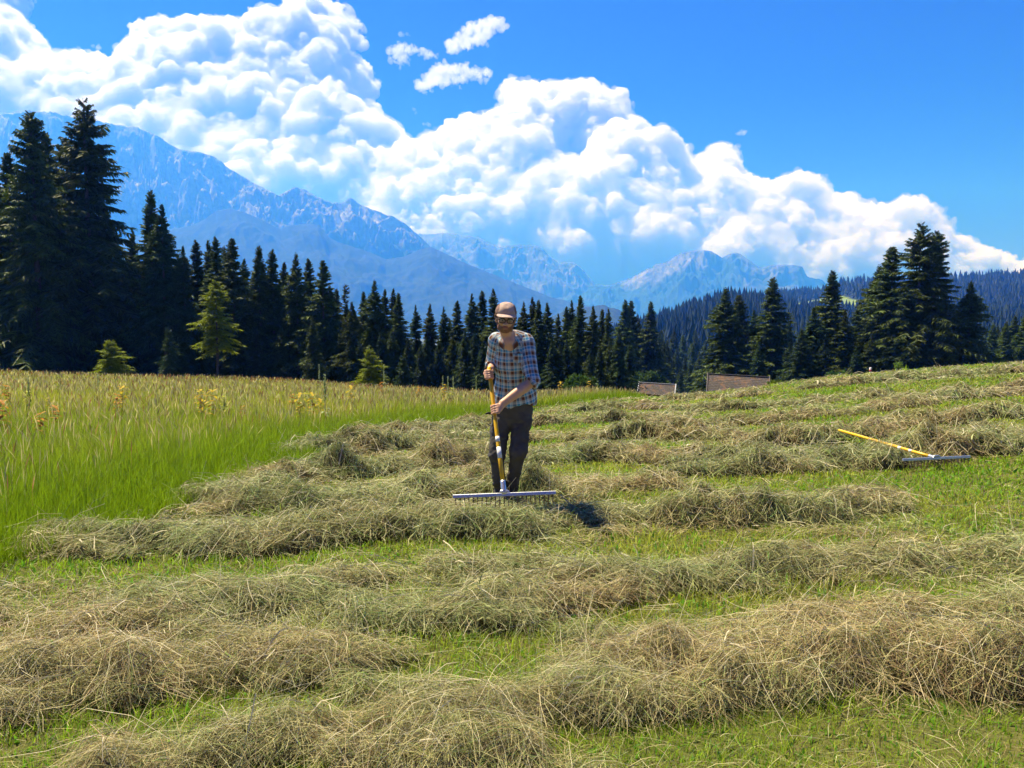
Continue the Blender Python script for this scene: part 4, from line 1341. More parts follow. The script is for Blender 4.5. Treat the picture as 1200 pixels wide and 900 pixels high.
# ---- shoes
M_shoe = NT("dark_leather"); M_shoe = M_shoe.surf(M_shoe.principled((0.03, 0.024, 0.02), 0.6, 0.35))
for s in "LR":
    a = J["ank" + s]; g0 = man0[2] - 0.005
    X = Field(a + [-.09, -.24, -.16], a + [.09, .12, .06], 0.006)
    X.cone((a[0], a[1] + .03, g0 + .045), (a[0] + (.01 if s == "L" else -.015), a[1] - .14, g0 + .038), .046, .042, .03)
    X.cone((a[0], a[1] + .01, a[2] + .02), (a[0], a[1] + .02, g0 + .06), .052, .046, .03)
    _, PP = X.box(X.lo - 1, X.lo + X.n * X.h + 1)
    X.F = np.maximum(X.F, (g0 - PP[..., 2]).astype(np.float32))
    V, Q = X.mesh()
    person_part("shoe", relax(V, Q, 1), Q, M_shoe)

# ---- cap with its brim
X = Field(HC - .2, HC + .2, 0.005)
X.ell(hp(0, .016, .050), (.088, .108, .084), HM, .01)
X.ell(hp(0, .014, .068), (.083, .100, .075), HM, .02)
_, PP = X.box(X.lo - 1, X.lo + X.n * X.h + 1)
Lc = (PP - HC) @ HM
X.F = np.maximum(X.F, (.050 + .10 * np.maximum(Lc[..., 1], 0) * -.3 - Lc[..., 2]).astype(np.float32))
seam = np.minimum(np.abs(Lc[..., 0]), np.abs(np.abs(Lc[..., 0]) * .8 - np.abs(Lc[..., 1] - .016) * .6))
X.F = X.F + (0.0022 * np.exp(-(seam / .004) ** 2)).astype(np.float32) + 0.004 * fbm(Lc[..., 0] * 22, Lc[..., 2] * 22 + Lc[..., 1] * 15, 181, 2).astype(np.float32)
V, Q = X.mesh(); V = relax(V, Q, 1)
lc = (V - HC) @ HM
capc = np.where((np.abs(lc[:, 0]) > .062 - .25 * (lc[:, 2] - .1))[:, None] & (lc[:, 1] > -.055)[:, None], np.array([0.24, 0.155, 0.135]), np.array([0.50, 0.36, 0.30]))  # darker cap sides: the shade there is put into the colour
k = NT("cap_cotton"); n1 = k.noise(60, 4, 0.6, k.obj())
M_cap = k.surf(k.principled(k.mix(0.3, k.attr("Col"), k.mix(1.0, k.attr("Col"), k.ramp(n1, [(0.3, 0.4), (0.7, 1.4)]), "MULTIPLY")), 0.9, 0.15))
cap = person_part("cap", V, Q, M_cap, attrs={"Col": capc})
nb, mb = 15, 9
top, bot = [], []
for i in range(nb):
    a = R(-68 + 136 * i / (nb - 1))
    for j in range(mb):
        t = j / (mb - 1)
        x = math.sin(a) * (.084 + .0 * t); y0 = .016 - math.cos(a) * .102
        y = y0 - t * .066 * math.cos(a) ** 0.8
        z = .062 - t * .017 * math.cos(a) - .024 * math.sin(a) ** 2 * (.35 + .65 * t) + .004
        top.append(hp(x * (1 + .02 * t), y, z)); bot.append(hp(x * (1 + .02 * t), y, z - .005))
f = grid_faces(nb, mb); m = nb * mb
edge = [i * mb + mb - 1 for i in range(nb)]
F = np.concatenate([f, f[:, ::-1] + m, np.array([(edge[i], edge[i + 1], edge[i + 1] + m, edge[i] + m) for i in range(nb - 1)])])
person_part("brim", np.array(top + bot), F, M_cap, parent=cap, attrs={"Col": np.tile(np.array([0.56, 0.41, 0.35]), (2 * m, 1))})

# ---- beard and hair
def hairy(name, build, cut, seed, col):
    X = Field(HC - .16, HC + .16, 0.0045)
    build(X)
    _, PP = X.box(X.lo - 1, X.lo + X.n * X.h + 1)
    Lc = (PP - HC) @ HM
    X.F = X.F + (0.006 * fbm(Lc[..., 0] * 70, Lc[..., 2] * 55 + Lc[..., 1] * 40, seed, 3)).astype(np.float32)
    X.F = np.maximum(X.F, cut(Lc).astype(np.float32))
    V, Q = X.mesh()
    k = NT(name + "_strands"); n1 = k.noise(220, 3, 0.6, k.obj())
    mt = k.surf(k.principled(k.ramp(n1, [(0.3, tuple(c * .5 for c in col)), (0.7, tuple(c * 1.5 for c in col))]), 0.7, 0.3, normal=k.bump(n1, 0.6, 0.004)))
    return person_part(name, V, Q, mt)
def bd(X):
    X.cone(hp(0, -.028, -.03), hp(0, -.046, -.084), .054, .028, .03)
    X.cone(hp(-.026, -.030, -.068), hp(.026, -.030, -.068), .0325, .0325, .02)
    for sx in (-1, 1): X.cone(hp(sx * .062, -.005, -.015), hp(sx * .045, -.025, -.070), .015, .018, .02)
    X.cone(hp(-.018, -.086, -.036), hp(.018, -.086, -.036), .0095, .0095, .006)
def bd_cut(L):
    x, y, z = L[..., 0], L[..., 1], L[..., 2]
    mouth = .009 - np.sqrt((x * .55) ** 2 + (z + .051) ** 2)
    mouth = np.where(y < -.06, mouth, -1)
    cheek = z + .043 - np.clip((np.abs(x) - .036) * 1.2, 0, .06)      # below the cheek line
    return np.maximum(np.maximum(np.maximum(cheek, mouth), y - .022), -.104 - z)
hairy("beard", bd, bd_cut, 191, (0.26, 0.125, 0.07))
def hr(X):
    X.ell(hp(0, .022, .018), (.082, .094, .080), HM, .02)
    for sx in (-1, 1): X.ell(hp(sx * .080, .030, .018), (.014, .030, .030), HM, .01)
def hr_cut(L):
    x, y, z = L[..., 0], L[..., 1], L[..., 2]
    return np.maximum(np.maximum(-.022 - y - .0 * z, z - .05), -.075 - z)
hairy("hair", hr, hr_cut, 197, (0.085, 0.042, 0.024))

# ---- glasses
gparts = []
for sx in (-1, 1):
    a = np.linspace(0, 2 * math.pi, 25)
    gparts.append(swept([hp(sx * .033 + .026 * math.copysign(abs(math.cos(t)) ** .7, math.cos(t)), -.103 + abs(sx * .033 + .026 * math.cos(t)) ** 2 * 3, .007 + .018 * math.copysign(abs(math.sin(t)) ** .7, math.sin(t))) for t in a], .0034, 6))
    gparts.append(swept([hp(sx * .060, -.092, .012), hp(sx * .080, -.055, .014), hp(sx * .083, .005, .014), hp(sx * .080, .020, .004)], .0022, 6))
gparts.append(swept([hp(-.009, -.103, .010), hp(0, -.106, .013), hp(.009, -.103, .010)], .0022, 6))
M_frame = NT("black_acetate"); M_frame = M_frame.surf(M_frame.principled((0.012, 0.010, 0.010), 0.3, 0.5))
Vv, F = join(gparts)
glasses = person_part("glasses", Vv, F, M_frame)
k = NT("lens_glass")
lg = k.n("ShaderNodeBsdfGlossy"); lg.inputs["Roughness"].default_value = 0.05
lt = k.n("ShaderNodeBsdfTransparent"); lt.inputs["Color"].default_value = (0.85, 0.85, 0.86, 1); mx = k.n("ShaderNodeMixShader"); mx.inputs[0].default_value = 0.03
k.t.links.new(lt.outputs[0], mx.inputs[1]); k.t.links.new(lg.outputs[0], mx.inputs[2])
M_lens = k.surf(mx.outputs[0])
for sx in (-1, 1):
    a = np.linspace(0, 2 * math.pi, 24, endpoint=False)
    poly = [hp(sx * .033 + .0245 * math.copysign(abs(math.cos(t)) ** .7, math.cos(t)), -.103 + abs(sx * .033 + .0245 * math.cos(t)) ** 2 * 3, .007 + .0165 * math.copysign(abs(math.sin(t)) ** .7, math.sin(t))) for t in a]
    Vv, F = slab(poly, HM @ np.array([0, 1, 0]), .0012)
    person_part("lens", Vv, F, M_lens, parent=glasses, smooth_shade=False)

# ================================================================== RAKES
M_yellow = NT("yellow_paint"); _n = M_yellow.noise(30, 4, 0.6, M_yellow.obj()); M_yellow = M_yellow.surf(M_yellow.principled(M_yellow.ramp(_n, [(0.3, (0.78, 0.42, 0.010)), (0.6, (0.86, 0.52, 0.015))]), 0.38, 0.5))
M_alu = NT("brushed_aluminium"); _n = M_alu.noise(80, 3, 0.6, M_alu.obj()); M_alu = M_alu.surf(M_alu.principled((0.62, 0.63, 0.66), M_alu.ramp(_n, [(0.3, 0.32), (0.7, 0.5)]), 0.5, 0.85))
M_tine = NT("rusty_tine"); _n = M_tine.noise(60, 4, 0.6, M_tine.obj()); M_tine = M_tine.surf(M_tine.principled(M_tine.ramp(_n, [(0.35, (0.16, 0.09, 0.045)), (0.65, (0.30, 0.22, 0.14))]), 0.55, 0.4, 0.3))
M_sticker = NT("white_sticker"); M_sticker = M_sticker.surf(M_sticker.principled((0.75, 0.76, 0.80), 0.45, 0.4))

def build_rake(label, bot, top, bar_dir, bar_len, tine_dir, n_tines, stick):
    """bot: where the handle meets the bar; top: the handle's end"""
    root = thing("hay_rake", label, "rake", tuple(bot), group="yellow handled hay rakes")
    h = unit(top - bot); L = np.linalg.norm(top - bot)
    b = unit(bar_dir); n = unit(tine_dir)
    Vv, F = swept([h * x for x in (.055, .3, L * .7, L - .01, L)], [.0175, .0175, .0175, .0175, .013], 14)
    obj_np("handle", Vv, F, M_yellow, root)
    for a, q in stick:
        Vv, F = swept([h * a, h * (a + q)], .0184, 14)
        obj_np("sticker", Vv, F, M_sticker, bpy.data.objects[root.children[0].name])
    # bar: a hollow-looking channel with rounded edges
    w = unit(np.cross(b, n))
    sec = [(-.013, .010), (-.009, .014), (.009, .014), (.013, .010), (.013, -.012), (.010, -.015), (-.010, -.015), (-.013, -.012)]
    Vv = np.array([[b * s + w * x - n * z for x, z in sec] for s in np.linspace(-bar_len / 2, bar_len / 2, 9)]).reshape(-1, 3)
    i = np.arange(8)[:, None] * 8; j = np.arange(8)[None]
    F = np.stack([i + j, i + (j + 1) % 8, i + 8 + (j + 1) % 8, i + 8 + j], -1).reshape(-1, 4)
    caps = np.array([list(range(8))[::-1], [64 + q for q in range(8)]])
    bar = obj_np("head_bar", Vv, [F, caps], M_alu, root, smooth_shade=False)
    # socket with a cast foot that widens onto the bar
    Vv, F = swept([h * x for x in (-.002, .03, .10, .115)], [.024, .0225, .021, .019], 12)
    V2 = np.array([b * (s * 1.0) - n * z + w * x for s in (-.05, -.028, .028, .05) for x in (-.010, .010) for z in (.012, .012 if abs(s) > .04 else .036)])
    F2 = []
    for q in range(3):
        o_ = q * 4
        F2 += [(o_, o_ + 1, o_ + 5, o_ + 4), (o_ + 2, o_ + 6, o_ + 7, o_ + 3), (o_ + 1, o_ + 3, o_ + 7, o_ + 5), (o_, o_ + 4, o_ + 6, o_ + 2)]
    Vj, Fj = join([(Vv, F), (V2, np.array(F2))])
    obj_np("socket", Vj, Fj, M_alu, root, smooth_shade=True)
    rr = np.random.default_rng(int(bar_len * 1000))
    for s in np.linspace(-bar_len / 2 + .022, bar_len / 2 - .022, n_tines):
        bend = rr.normal(0, .05)
        Vv, F = swept([b * s + n * .012, b * s + n * .045 + w * .003, b * (s + .06 * bend) + n * .075 + w * .008, b * (s + .1 * bend) + n * .095 + w * .014], [.0052, .0050, .0045, .0030], 7)
        obj_np("tine", Vv, F, M_tine, root)
    return root

b0, b1 = at(532, 581.5, HANDLE_BOT[1]), at(652.5, 577.5, HANDLE_BOT[1])
bc = (b0 + b1) / 2
HB = np.array([HANDLE_BOT[0], HANDLE_BOT[1], bc[2]])
build_rake("yellow handled rake held upright by the man, its wide metal head on the hay", HB, HANDLE_TOP + hdir * .015, b1 - b0 + np.array([0, .02, 0]), np.linalg.norm(b1 - b0), np.array([0, -.25, -1.0]), 23, [(.30, .095), (.44, .045)])
q0, q1 = at(1060, 547, 8.62), at(1150, 542.5, 8.85)
qc = (q0 + q1) / 2; qb = np.array([at(1098, 545, 8.72)[0], qc[1], qc[2]])
gz = float(H(np.array(qb[0]), np.array(qb[1])))
qb[2] = gz + .13
far = at(983, 504, 10.45); 
far[2] = max(far[2], float(H(np.array(far[0]), np.array(far[1]))) + .02)
build_rake("yellow handled rake lying on the grass slope, its metal head towards the camera", qb, far, q1 - q0, .88, np.array([0, -.1, -1.0]), 20, [(.38, .05), (.56, .05)])
print("rake lengths", np.linalg.norm(HANDLE_TOP - HB), np.linalg.norm(far - qb), "far z", far, gz)

# ================================================================== TREES
def foliage_mat(name, dark, light, trans=0.18, var=0.35):
    k = NT(name)
    oi = k.n("ShaderNodeObjectInfo")
    n1 = k.noise(0.9, 3, 0.6, k.obj())
    a = k.attr("Tone", "Fac")
    f = k.math("ADD", k.math("MULTIPLY", n1, 0.5), k.math("MULTIPLY", a, 0.5))
    c = k.ramp(f, [(0.25, dark), (0.75, light)])
    hsv = k.n("ShaderNodeHueSaturation")
    k.set(hsv.inputs["Color"], c)
    k.set(hsv.inputs["Value"], k.math("ADD", 1 - var / 2, k.math("MULTIPLY", oi.outputs["Random"], var)))
    k.set(hsv.inputs["Hue"], k.math("ADD", 0.488, k.math("MULTIPLY", oi.outputs["Random"], 0.024)))
    return k.leaf(hsv.outputs[0], trans, 0.6, 0.2)
M_spruce = foliage_mat("spruce_needles", (0.030, 0.052, 0.009), (0.105, 0.155, 0.024), 0.20, 0.5)
M_spruce_grn = foliage_mat("green_spruce_needles", (0.026, 0.055, 0.016), (0.065, 0.120, 0.030), 0.25)
M_spruce_yng = foliage_mat("young_spruce_needles", (0.14, 0.20, 0.015), (0.34, 0.42, 0.03), 0.45)
M_leafy = foliage_mat("bush_leaves", (0.035, 0.085, 0.014), (0.085, 0.17, 0.025), 0.35)
M_leafy_y = foliage_mat("bright_leaves", (0.08, 0.15, 0.015), (0.20, 0.27, 0.03), 0.4)
k = NT("spruce_bark"); n1 = k.noise(9, 4, 0.7, k.obj())
M_bark = k.surf(k.principled(k.ramp(n1, [(0.3, (0.06, 0.048, 0.040)), (0.7, (0.17, 0.14, 0.12))]), 0.95, 0.1, normal=k.bump(n1, 0.8, 0.05)))

def spruce_mesh(seed, Ht=20.0, Rb=3.1, c0=0.04, shape=0.85, dens=1.0, gap=0.0, droop=1.0, tw=1.0, whorl=0.42, top_gap=0.0, irr=0.28):
    """a spruce of Ht metres: whorls of drooping branches carrying needle sprays"""
    r = np.random.default_rng(seed)
    z = []
    h = Ht * c0
    while h < Ht * 0.985:
        z += [h + r.normal(0, 0.10 + 0.012 * (Ht - h)) for _ in range(int(r.integers(5, 9)))]
        h += whorl * r.uniform(0.7, 1.25) * (0.40 + 0.75 * (1 - h / Ht))
    z = np.array(z); z = z[(z > 0.1) & (z < Ht * .99)]
    f = (z - Ht * c0) / (Ht * (1 - c0))
    keep = r.random(len(z)) > gap * (0.35 + 0.65 * f) + top_gap * smooth(0.45, 0.8, f)
    z, f = z[keep], f[keep]
    nb = len(z)
    sil = 1 + irr * np.sin(f * 17 + r.uniform(0, 6)) * r.uniform(0.3, 1) + irr * r.normal(0, .6, nb)
    L = Rb * (1 - f) ** shape * (0.62 + 0.38 * smooth(0, 0.16, f)) * np.clip(sil, .5, 1.45) + 0.05
    az = r.uniform(0, 2 * math.pi, nb)
    # one side fuller than the other, changing with height
    L = L * (1 + irr * 0.75 * np.sin(az + f * 9 + r.uniform(0, 6)) * (1 - .5 * f))
    e0 = np.interp(f, [0, .5, .85, 1], [-.22, .0, .45, 1.3]) * 1.0
    dr = droop * np.interp(f, [0, .6, 1], [.46, .38, .05])
    def spine(t):                                     # t (nb,m)
        rr = L[:, None] * t
        zz = L[:, None] * (e0[:, None] * t - dr[:, None] * t ** 1.6 + 0.30 * dr[:, None] * t ** 4)
        return rr, zz
    m = max(8, int(15 * dens))
    t = np.linspace(0.10, 1.0, m)[None, :] + r.uniform(-.03, .03, (nb, m))
    t = np.clip(t, .05, 1.02)
    rr, zz = spine(t)
    sway = (r.normal(0, .10, nb))[:, None] * t ** 2
    A = az[:, None] + sway
    P0 = np.stack([np.cos(A) * rr, np.sin(A) * rr, z[:, None] + zz], -1)          # (nb,m,3)
    dirx = np.stack([np.cos(A), np.sin(A), np.zeros_like(A)], -1)
    lat = np.stack([-np.sin(A), np.cos(A), np.zeros_like(A)], -1)
    Ps, Ws, ws, tone = [], [], [], []
    for side in (-1, 1, 0):
        n = nb * m
        ln = (0.05 + 0.15 * np.minimum(L, 1.0)[:, None] + 0.27 * L[:, None] * (1 - 0.72 * t)) * r.uniform(.6, 1.25, (nb, m)) * (1 if side else .75)
        fw = r.uniform(.35, .9, (nb, m))[..., None]
        dn = r.uniform(.05, .65, (nb, m))[..., None] * droop
        d = dirx * fw + lat * side * 0.85 + np.array([0, 0, -1.0]) * dn if side else dirx * fw * .6 + np.array([0, 0, -1.0]) * (dn + .35) + lat * r.normal(0, .35, (nb, m))[..., None]
        d /= np.linalg.norm(d, axis=-1, keepdims=True)
        s = np.array([0, .5, 1.0])
        sag = np.array([0, 0, -1.0]) * (0.16 * ln)[..., None, None] * (s ** 2)[None, None, :, None]
        P = P0[:, :, None] + d[:, :, None] * (ln[..., None] * s)[..., None] + sag
        rv = r.normal(0, 1, (nb, m, 3)) + np.array([0, 0, .0])
        W = np.cross(d, rv); W /= np.linalg.norm(W, axis=-1, keepdims=True) + 1e-9
        Ps.append(P.reshape(n, 3, 3)); Ws.append(W.reshape(n, 3))
        hw = tw * r.uniform(.030, .065, n) * np.clip(ln.ravel() / .35, .35, 1.15)
        ws.append(hw[:, None] * np.array([.75, 1.0, .25])[None]); tone.append(np.clip(r.normal(.45, .25, n) + .25 * (t.ravel() - .5), 0, 1))
    # the branch itself
    tb = np.linspace(0, 1, 4)[None].repeat(nb, 0)
    rb, zb = spine(tb)
    Pb = np.stack([np.cos(az)[:, None] * rb, np.sin(az)[:, None] * rb, z[:, None] + zb], -1)
    P, W, w, tn = np.concatenate(Ps), np.concatenate(Ws), np.concatenate(ws), np.concatenate(tone)
    V, Q, C = ribbons(P, W, np.repeat(tn[:, None], 3, 1), w)
    nbv = len(V)
    Wb = np.stack([-np.sin(az), np.cos(az), np.zeros(nb)], -1)
    Vb, Qb, Cb = ribbons(Pb, Wb, np.zeros((nb, 3)), (0.012 + 0.012 * L)[:, None] * np.array([1, .8, .5, .2])[None])
    # leader
    return np.concatenate([V, Vb]), np.concatenate([Q, Qb + nbv]), np.concatenate([C[:, 0], Cb[:, 0]])

def trunk_mesh(Ht, r0, seed=0, n=9, m=10):
    r = np.random.default_rng(seed)
    zz = np.linspace(-0.6, Ht, m)
    pts = np.stack([np.cumsum(r.normal(0, .012, m)), np.cumsum(r.normal(0, .012, m)), zz], -1)
    rad = r0 * np.clip(1 - np.maximum(zz, 0) / Ht, 0.03, 1) ** 0.9
    rad[0] *= 1.35; rad[1] *= 1.05
    return swept(pts, rad, n)

PROTO = {}
def proto(key, mat, Ht, r0, **kw):
    V, Q, tn = spruce_mesh(Ht=Ht, **kw)
    me = mesh_np("crown", V, Q, mat, smooth_shade=False, attrs={"Tone": tn})
    tv, tf = trunk_mesh(Ht * .995, r0, kw.get("seed", 0))
    PROTO[key] = (Ht, me, mesh_np("trunk", tv, tf, M_bark))
proto("a", M_spruce, 20, .24, seed=1, Rb=4.4, dens=1.5, shape=1.0)
proto("b", M_spruce, 20, .22, seed=2, Rb=3.6, dens=1.4, shape=0.98, irr=.32)
proto("c", M_spruce, 20, .24, seed=3, Rb=4.2, dens=1.4, shape=0.92, irr=.30, gap=.12)
proto("d", M_spruce, 20, .22, seed=4, Rb=3.2, dens=1.4, shape=1.05)
proto("e", M_spruce, 22, .30, seed=5, Rb=5.0, dens=1.5, shape=0.82, gap=.20, top_gap=.22, droop=1.25, irr=.34)       # old, ragged top
proto("f", M_spruce, 22, .28, seed=6, Rb=4.4, dens=1.5, shape=0.86, gap=.14, top_gap=.12, droop=1.2, irr=.28)
proto("g", M_spruce_grn, 18, .20, seed=7, Rb=4.4, dens=1.5, shape=1.08)
proto("h", M_spruce_grn, 18, .20, seed=8, Rb=3.9, dens=1.4, shape=1.05, irr=.32)
proto("y", M_spruce_yng, 7.0, .09, seed=9, Rb=1.25, dens=1.0, shape=.75, c0=.36, whorl=.30, tw=.62, gap=.12, droop=.6)
proto("z", M_spruce_yng, 2.6, .04, seed=10, Rb=1.2, dens=1.1, shape=.75, c0=.03, whorl=.20, tw=.50, droop=.5)
proto("k", M_spruce_grn, 3.0, .04, seed=11, Rb=1.0, dens=1.0, shape=.85, c0=.03, whorl=.22, tw=.5, droop=.6)
proto("n", M_spruce, 20, .16, seed=12, Rb=1.5, dens=.8, shape=.6, c0=.3, gap=.55, droop=.8, irr=.4)          # thin, nearly bare

def put_tree(key, x, y, height, label, group, width=1.0, rz=None, name="spruce_tree", sink=0.25):
    Ht, crown, trunk = PROTO[key]
    s = height / Ht
    if name == "spruce_tree" and height > 8: width *= 1.12
    z = float(H(np.array(x), np.array(y))) - sink * min(1.0, height / 8)
    o = thing(name, label, "spruce" if name == "spruce_tree" else "shrub", (x, y, z), rng.uniform(0, 6.28) if rz is None else rz, group)
    o.scale = (s * width, s * width, s)
    link(bpy.data.objects.new("trunk", trunk), o)
    link(bpy.data.objects.new("crown", crown), o)
    return o

def tree_px(key, px, top, y, label, group, width=1.0, **kw):
    p = at(px, top, y)
    z = float(H(np.array(p[0]), np.array(y)))
    return put_tree(key, p[0], y, p[2] - z + .2, label, group, width, **kw)

G_LEFT = "tall spruces at the left end of the meadow"
tree_px("f", 36, 126, 58, "second tallest spruce at the far left, with a thin bare-looking top", G_LEFT, 1.05)
tree_px("e", 98, 112, 61, "tallest spruce in the scene, with a ragged gappy top against the mountain", G_LEFT, 1.12)
tree_px("c", 53, 152, 65, "spruce showing a slim top between the two tallest ones at the left", G_LEFT, 1.0)
tree_px("f", 76, 158, 64, "ragged spruce close against the left side of the tallest one", G_LEFT, .95)
tree_px("c", 8, 176, 60, "spruce leftmost in the photo, cut by its edge", G_LEFT, 1.1)
tree_px("a", 122, 235, 66, "broad spruce half hidden behind the right side of the tallest one", G_LEFT, 1.25)
tree_px("b", 176, 219, 63, "spruce with a dark spire right of the tallest ones, against the mountain slope", G_LEFT, 1.05)
tree_px("g", 189, 236, 59, "greener spruce standing in front of a dark spire, left of the bright sapling", G_LEFT, 1.0)
tree_px("d", 155, 268, 68, "short dark spruce top in the notch right of the tallest one", G_LEFT, 1.2)
tree_px("h", 214, 286, 58, "green spruce just left of and behind the bright yellow-green sapling", G_LEFT, .9)

ORD = ["first", "second", "third", "fourth", "fifth", "sixth", "seventh", "eighth", "ninth", "tenth", "eleventh", "twelfth", "thirteenth", "fourteenth", "fifteenth", "sixteenth", "seventeenth", "eighteenth", "nineteenth", "twentieth", "twenty-first", "twenty-second"]
MID = [(229, 278, 63, "b", .95), (244, 279, 66, "d", 1.0), (252, 274, 62, "b", .9), (262, 286, 67, "a", .9), (272, 277, 61, "c", .95), (286, 301, 67, "d", 1.1), (303, 285, 62, "b", .95), (319, 289, 63, "b", .95),
       (333, 305, 68, "d", 1.1), (347, 294, 61, "a", .85), (361, 300, 64, "b", .95), (378, 303, 60, "c", .95), (386, 332, 62, "a", 1.0)]
for i, (px, top, y, key, w) in enumerate(MID):
    tree_px(key, px, top, y, "dark spruce, %s spire from the left among those between bright sapling and low treeline" % ORD[i], "dark spruces behind the bright sapling", w * 1.15)
LOW = [(394, 336, 66, "b", .95), (405, 331, 63, "n", .9), (412, 352, 58, "a", 1.1), (426, 339, 62, "b", 1.0), (439, 326, 60, "a", .95), (451, 337, 64, "d", 1.05), (461, 336, 66, "d", 1.0), (467, 341, 60, "b", 1.1), (487, 356, 62, "h", .9),
       (504, 354, 60, "a", .9), (520, 358, 63, "h", .95), (536, 350, 66, "b", 1.05), (553, 342, 61, "h", .9), (565, 338, 65, "b", 1.0), (578, 336, 63, "d", 1.1)]
for i, (px, top, y, key, w) in enumerate(LOW):
    tree_px(key, px, top, y, "spruce, %s spire from the left in the lower treeline left of the man" % ORD[i], "spruces in the treeline left of the man", w * 1.12)
RGT = [(598, 352, 66, "b", 1.1), (614, 352, 63, "a", .95), (624, 346, 65, "d", 1.05), (631, 349, 61, "b", 1.0), (641, 352, 64, "a", .9), (654, 366, 68, "d", 1.2), (664, 357, 64, "b", 1.0), (670, 350, 66, "h", .85), (680, 344, 62, "b", .95),
       (695, 356, 61, "a", .9), (706, 360, 66, "b", 1.0), (713, 360, 64, "d", 1.1), (733, 349, 104, "b", 1.0), (740, 351, 108, "c", .95), (749, 371, 112, "a", 1.0), (763, 351, 106, "b", 1.0)]
for i, (px, top, y, key, w) in enumerate(RGT):
    tree_px(key, px, top, y, "spruce, %s spire from the left in the treeline between man and small hut" % ORD[i], "spruces in the treeline right of the man", w * 1.12)
# greener ones in front
for px, top, y, key, w, lab in [
    (545, 385, 57, "g", 1.0, "light green spruce low in front of the treeline, just left of the man"),
    (566, 400, 56, "g", 1.15, "short light green spruce touching the man's sleeve on the left"),
    (500, 395, 58, "g", 1.0, "short green spruce in front of the treeline, right of the small spruces in the meadow"),
    (647, 396, 57, "g", 1.1, "short green spruce in front of the treeline, just right of the man"),
    (664, 398, 58, "h", 1.1, "rounded green spruce right of the man behind the pale bushes"),
    (725, 384, 57, "g", 1.0, "pointed green spruce standing forward of the treeline left of the small hut"),
    (692, 412, 56, "h", 1.2, "lowest green spruce in front of the treeline between man and small hut"),
    (366, 372, 56, "a", 1.0, "drooping dark spruce standing forward at the right end of the dark spires"),
    (410, 395, 57, "h", 1.0, "short dark green spruce left of the bright bushy spruce in the meadow"),
    (459, 385, 58, "a", 1.1, "short wide spruce behind the bright bushy spruce in the meadow"),
    (300, 385, 59, "d", 1.5, "short dark spruce in shade right of the bright sapling"),
    (330, 380, 60, "a", 1.2, "short spruce in shade left of the forward drooping one")]:
    tree_px(key, px, top, y, lab, "shorter spruces at the front of the treeline", w)
for i, (px, top, y, key, w) in enumerate([(398, 392, 58, "h", 1.1), (421, 398, 57, "a", 1.1), (446, 388, 58, "h", 1.0), (478, 396, 58, "g", 1.0), (493, 404, 57, "h", 1.1), (514, 398, 58, "g", 1.0), (531, 394, 58, "a", 1.1), (556, 388, 58, "h", 1.0), (612, 392, 58, "a", 1.1), (630, 398, 58, "g", 1.0), (656, 404, 57, "a", 1.1), (676, 398, 58, "h", 1.1), (703, 404, 57, "g", 1.0), (715, 396, 58, "a", 1.0), (738, 400, 60, "h", 1.1)]):
    tree_px(key, px, top, y, "short spruce, %s from the left in the low front row below the treeline" % ORD[i], "short spruces in the low front row", w)
# behind the front line: nothing in the picture tells these apart
r = np.random.default_rng(51)
for i in range(104):
    px = -60 + 840 * (i + r.uniform(.1, .9)) / 104.0
    lim = np.interp(px, [-60, 0, 30, 70, 100, 140, 160, 200, 230, 300, 380, 400, 440, 480, 520, 580, 640, 700, 780], [200, 215, 230, 235, 260, 290, 300, 290, 310, 320, 340, 362, 362, 385, 385, 372, 378, 385, 392])
    y = r.uniform(68, 84) if px < 715 else r.uniform(110, 125)
    tree_px("abcd"[i % 4], px, lim - 12 + r.uniform(0, 34), y, "dark spruce inside the stand behind the front trees, hardly told from its neighbours", "spruces inside the dark stand", r.uniform(1.0, 1.4))
for i in range(16):
    tree_px("abcf"[i % 4], -30 - 26 * i, r.uniform(140, 230), r.uniform(60, 76), "dark spruce inside the stand behind the front trees, hardly told from its neighbours", "spruces inside the dark stand", r.uniform(1.0, 1.3))
# young bright ones standing in the meadow
tree_px("y", 252, 331, 53, "bright yellow-green sapling with a bare lower stem, standing before the dark spruces", "young spruces in the meadow", 1.25, sink=.05)
tree_px("z", 130, 403, 50, "small bushy yellow-green spruce at the meadow edge under the tallest spruces", "young spruces in the meadow", 1.15, sink=.05)
tree_px("k", 198, 387, 53, "small dim green spruce left of the bright sapling", "young spruces in the meadow", .75, sink=.05)
tree_px("z", 434, 413, 51, "small bushy yellow-green spruce in front of the low treeline left of the man", "young spruces in the meadow", 1.0, sink=.05)
tree_px("k", 472, 420, 53, "tiny green spruce right of the bright bushy one", "young spruces in the meadow", 1.0, sink=.05)

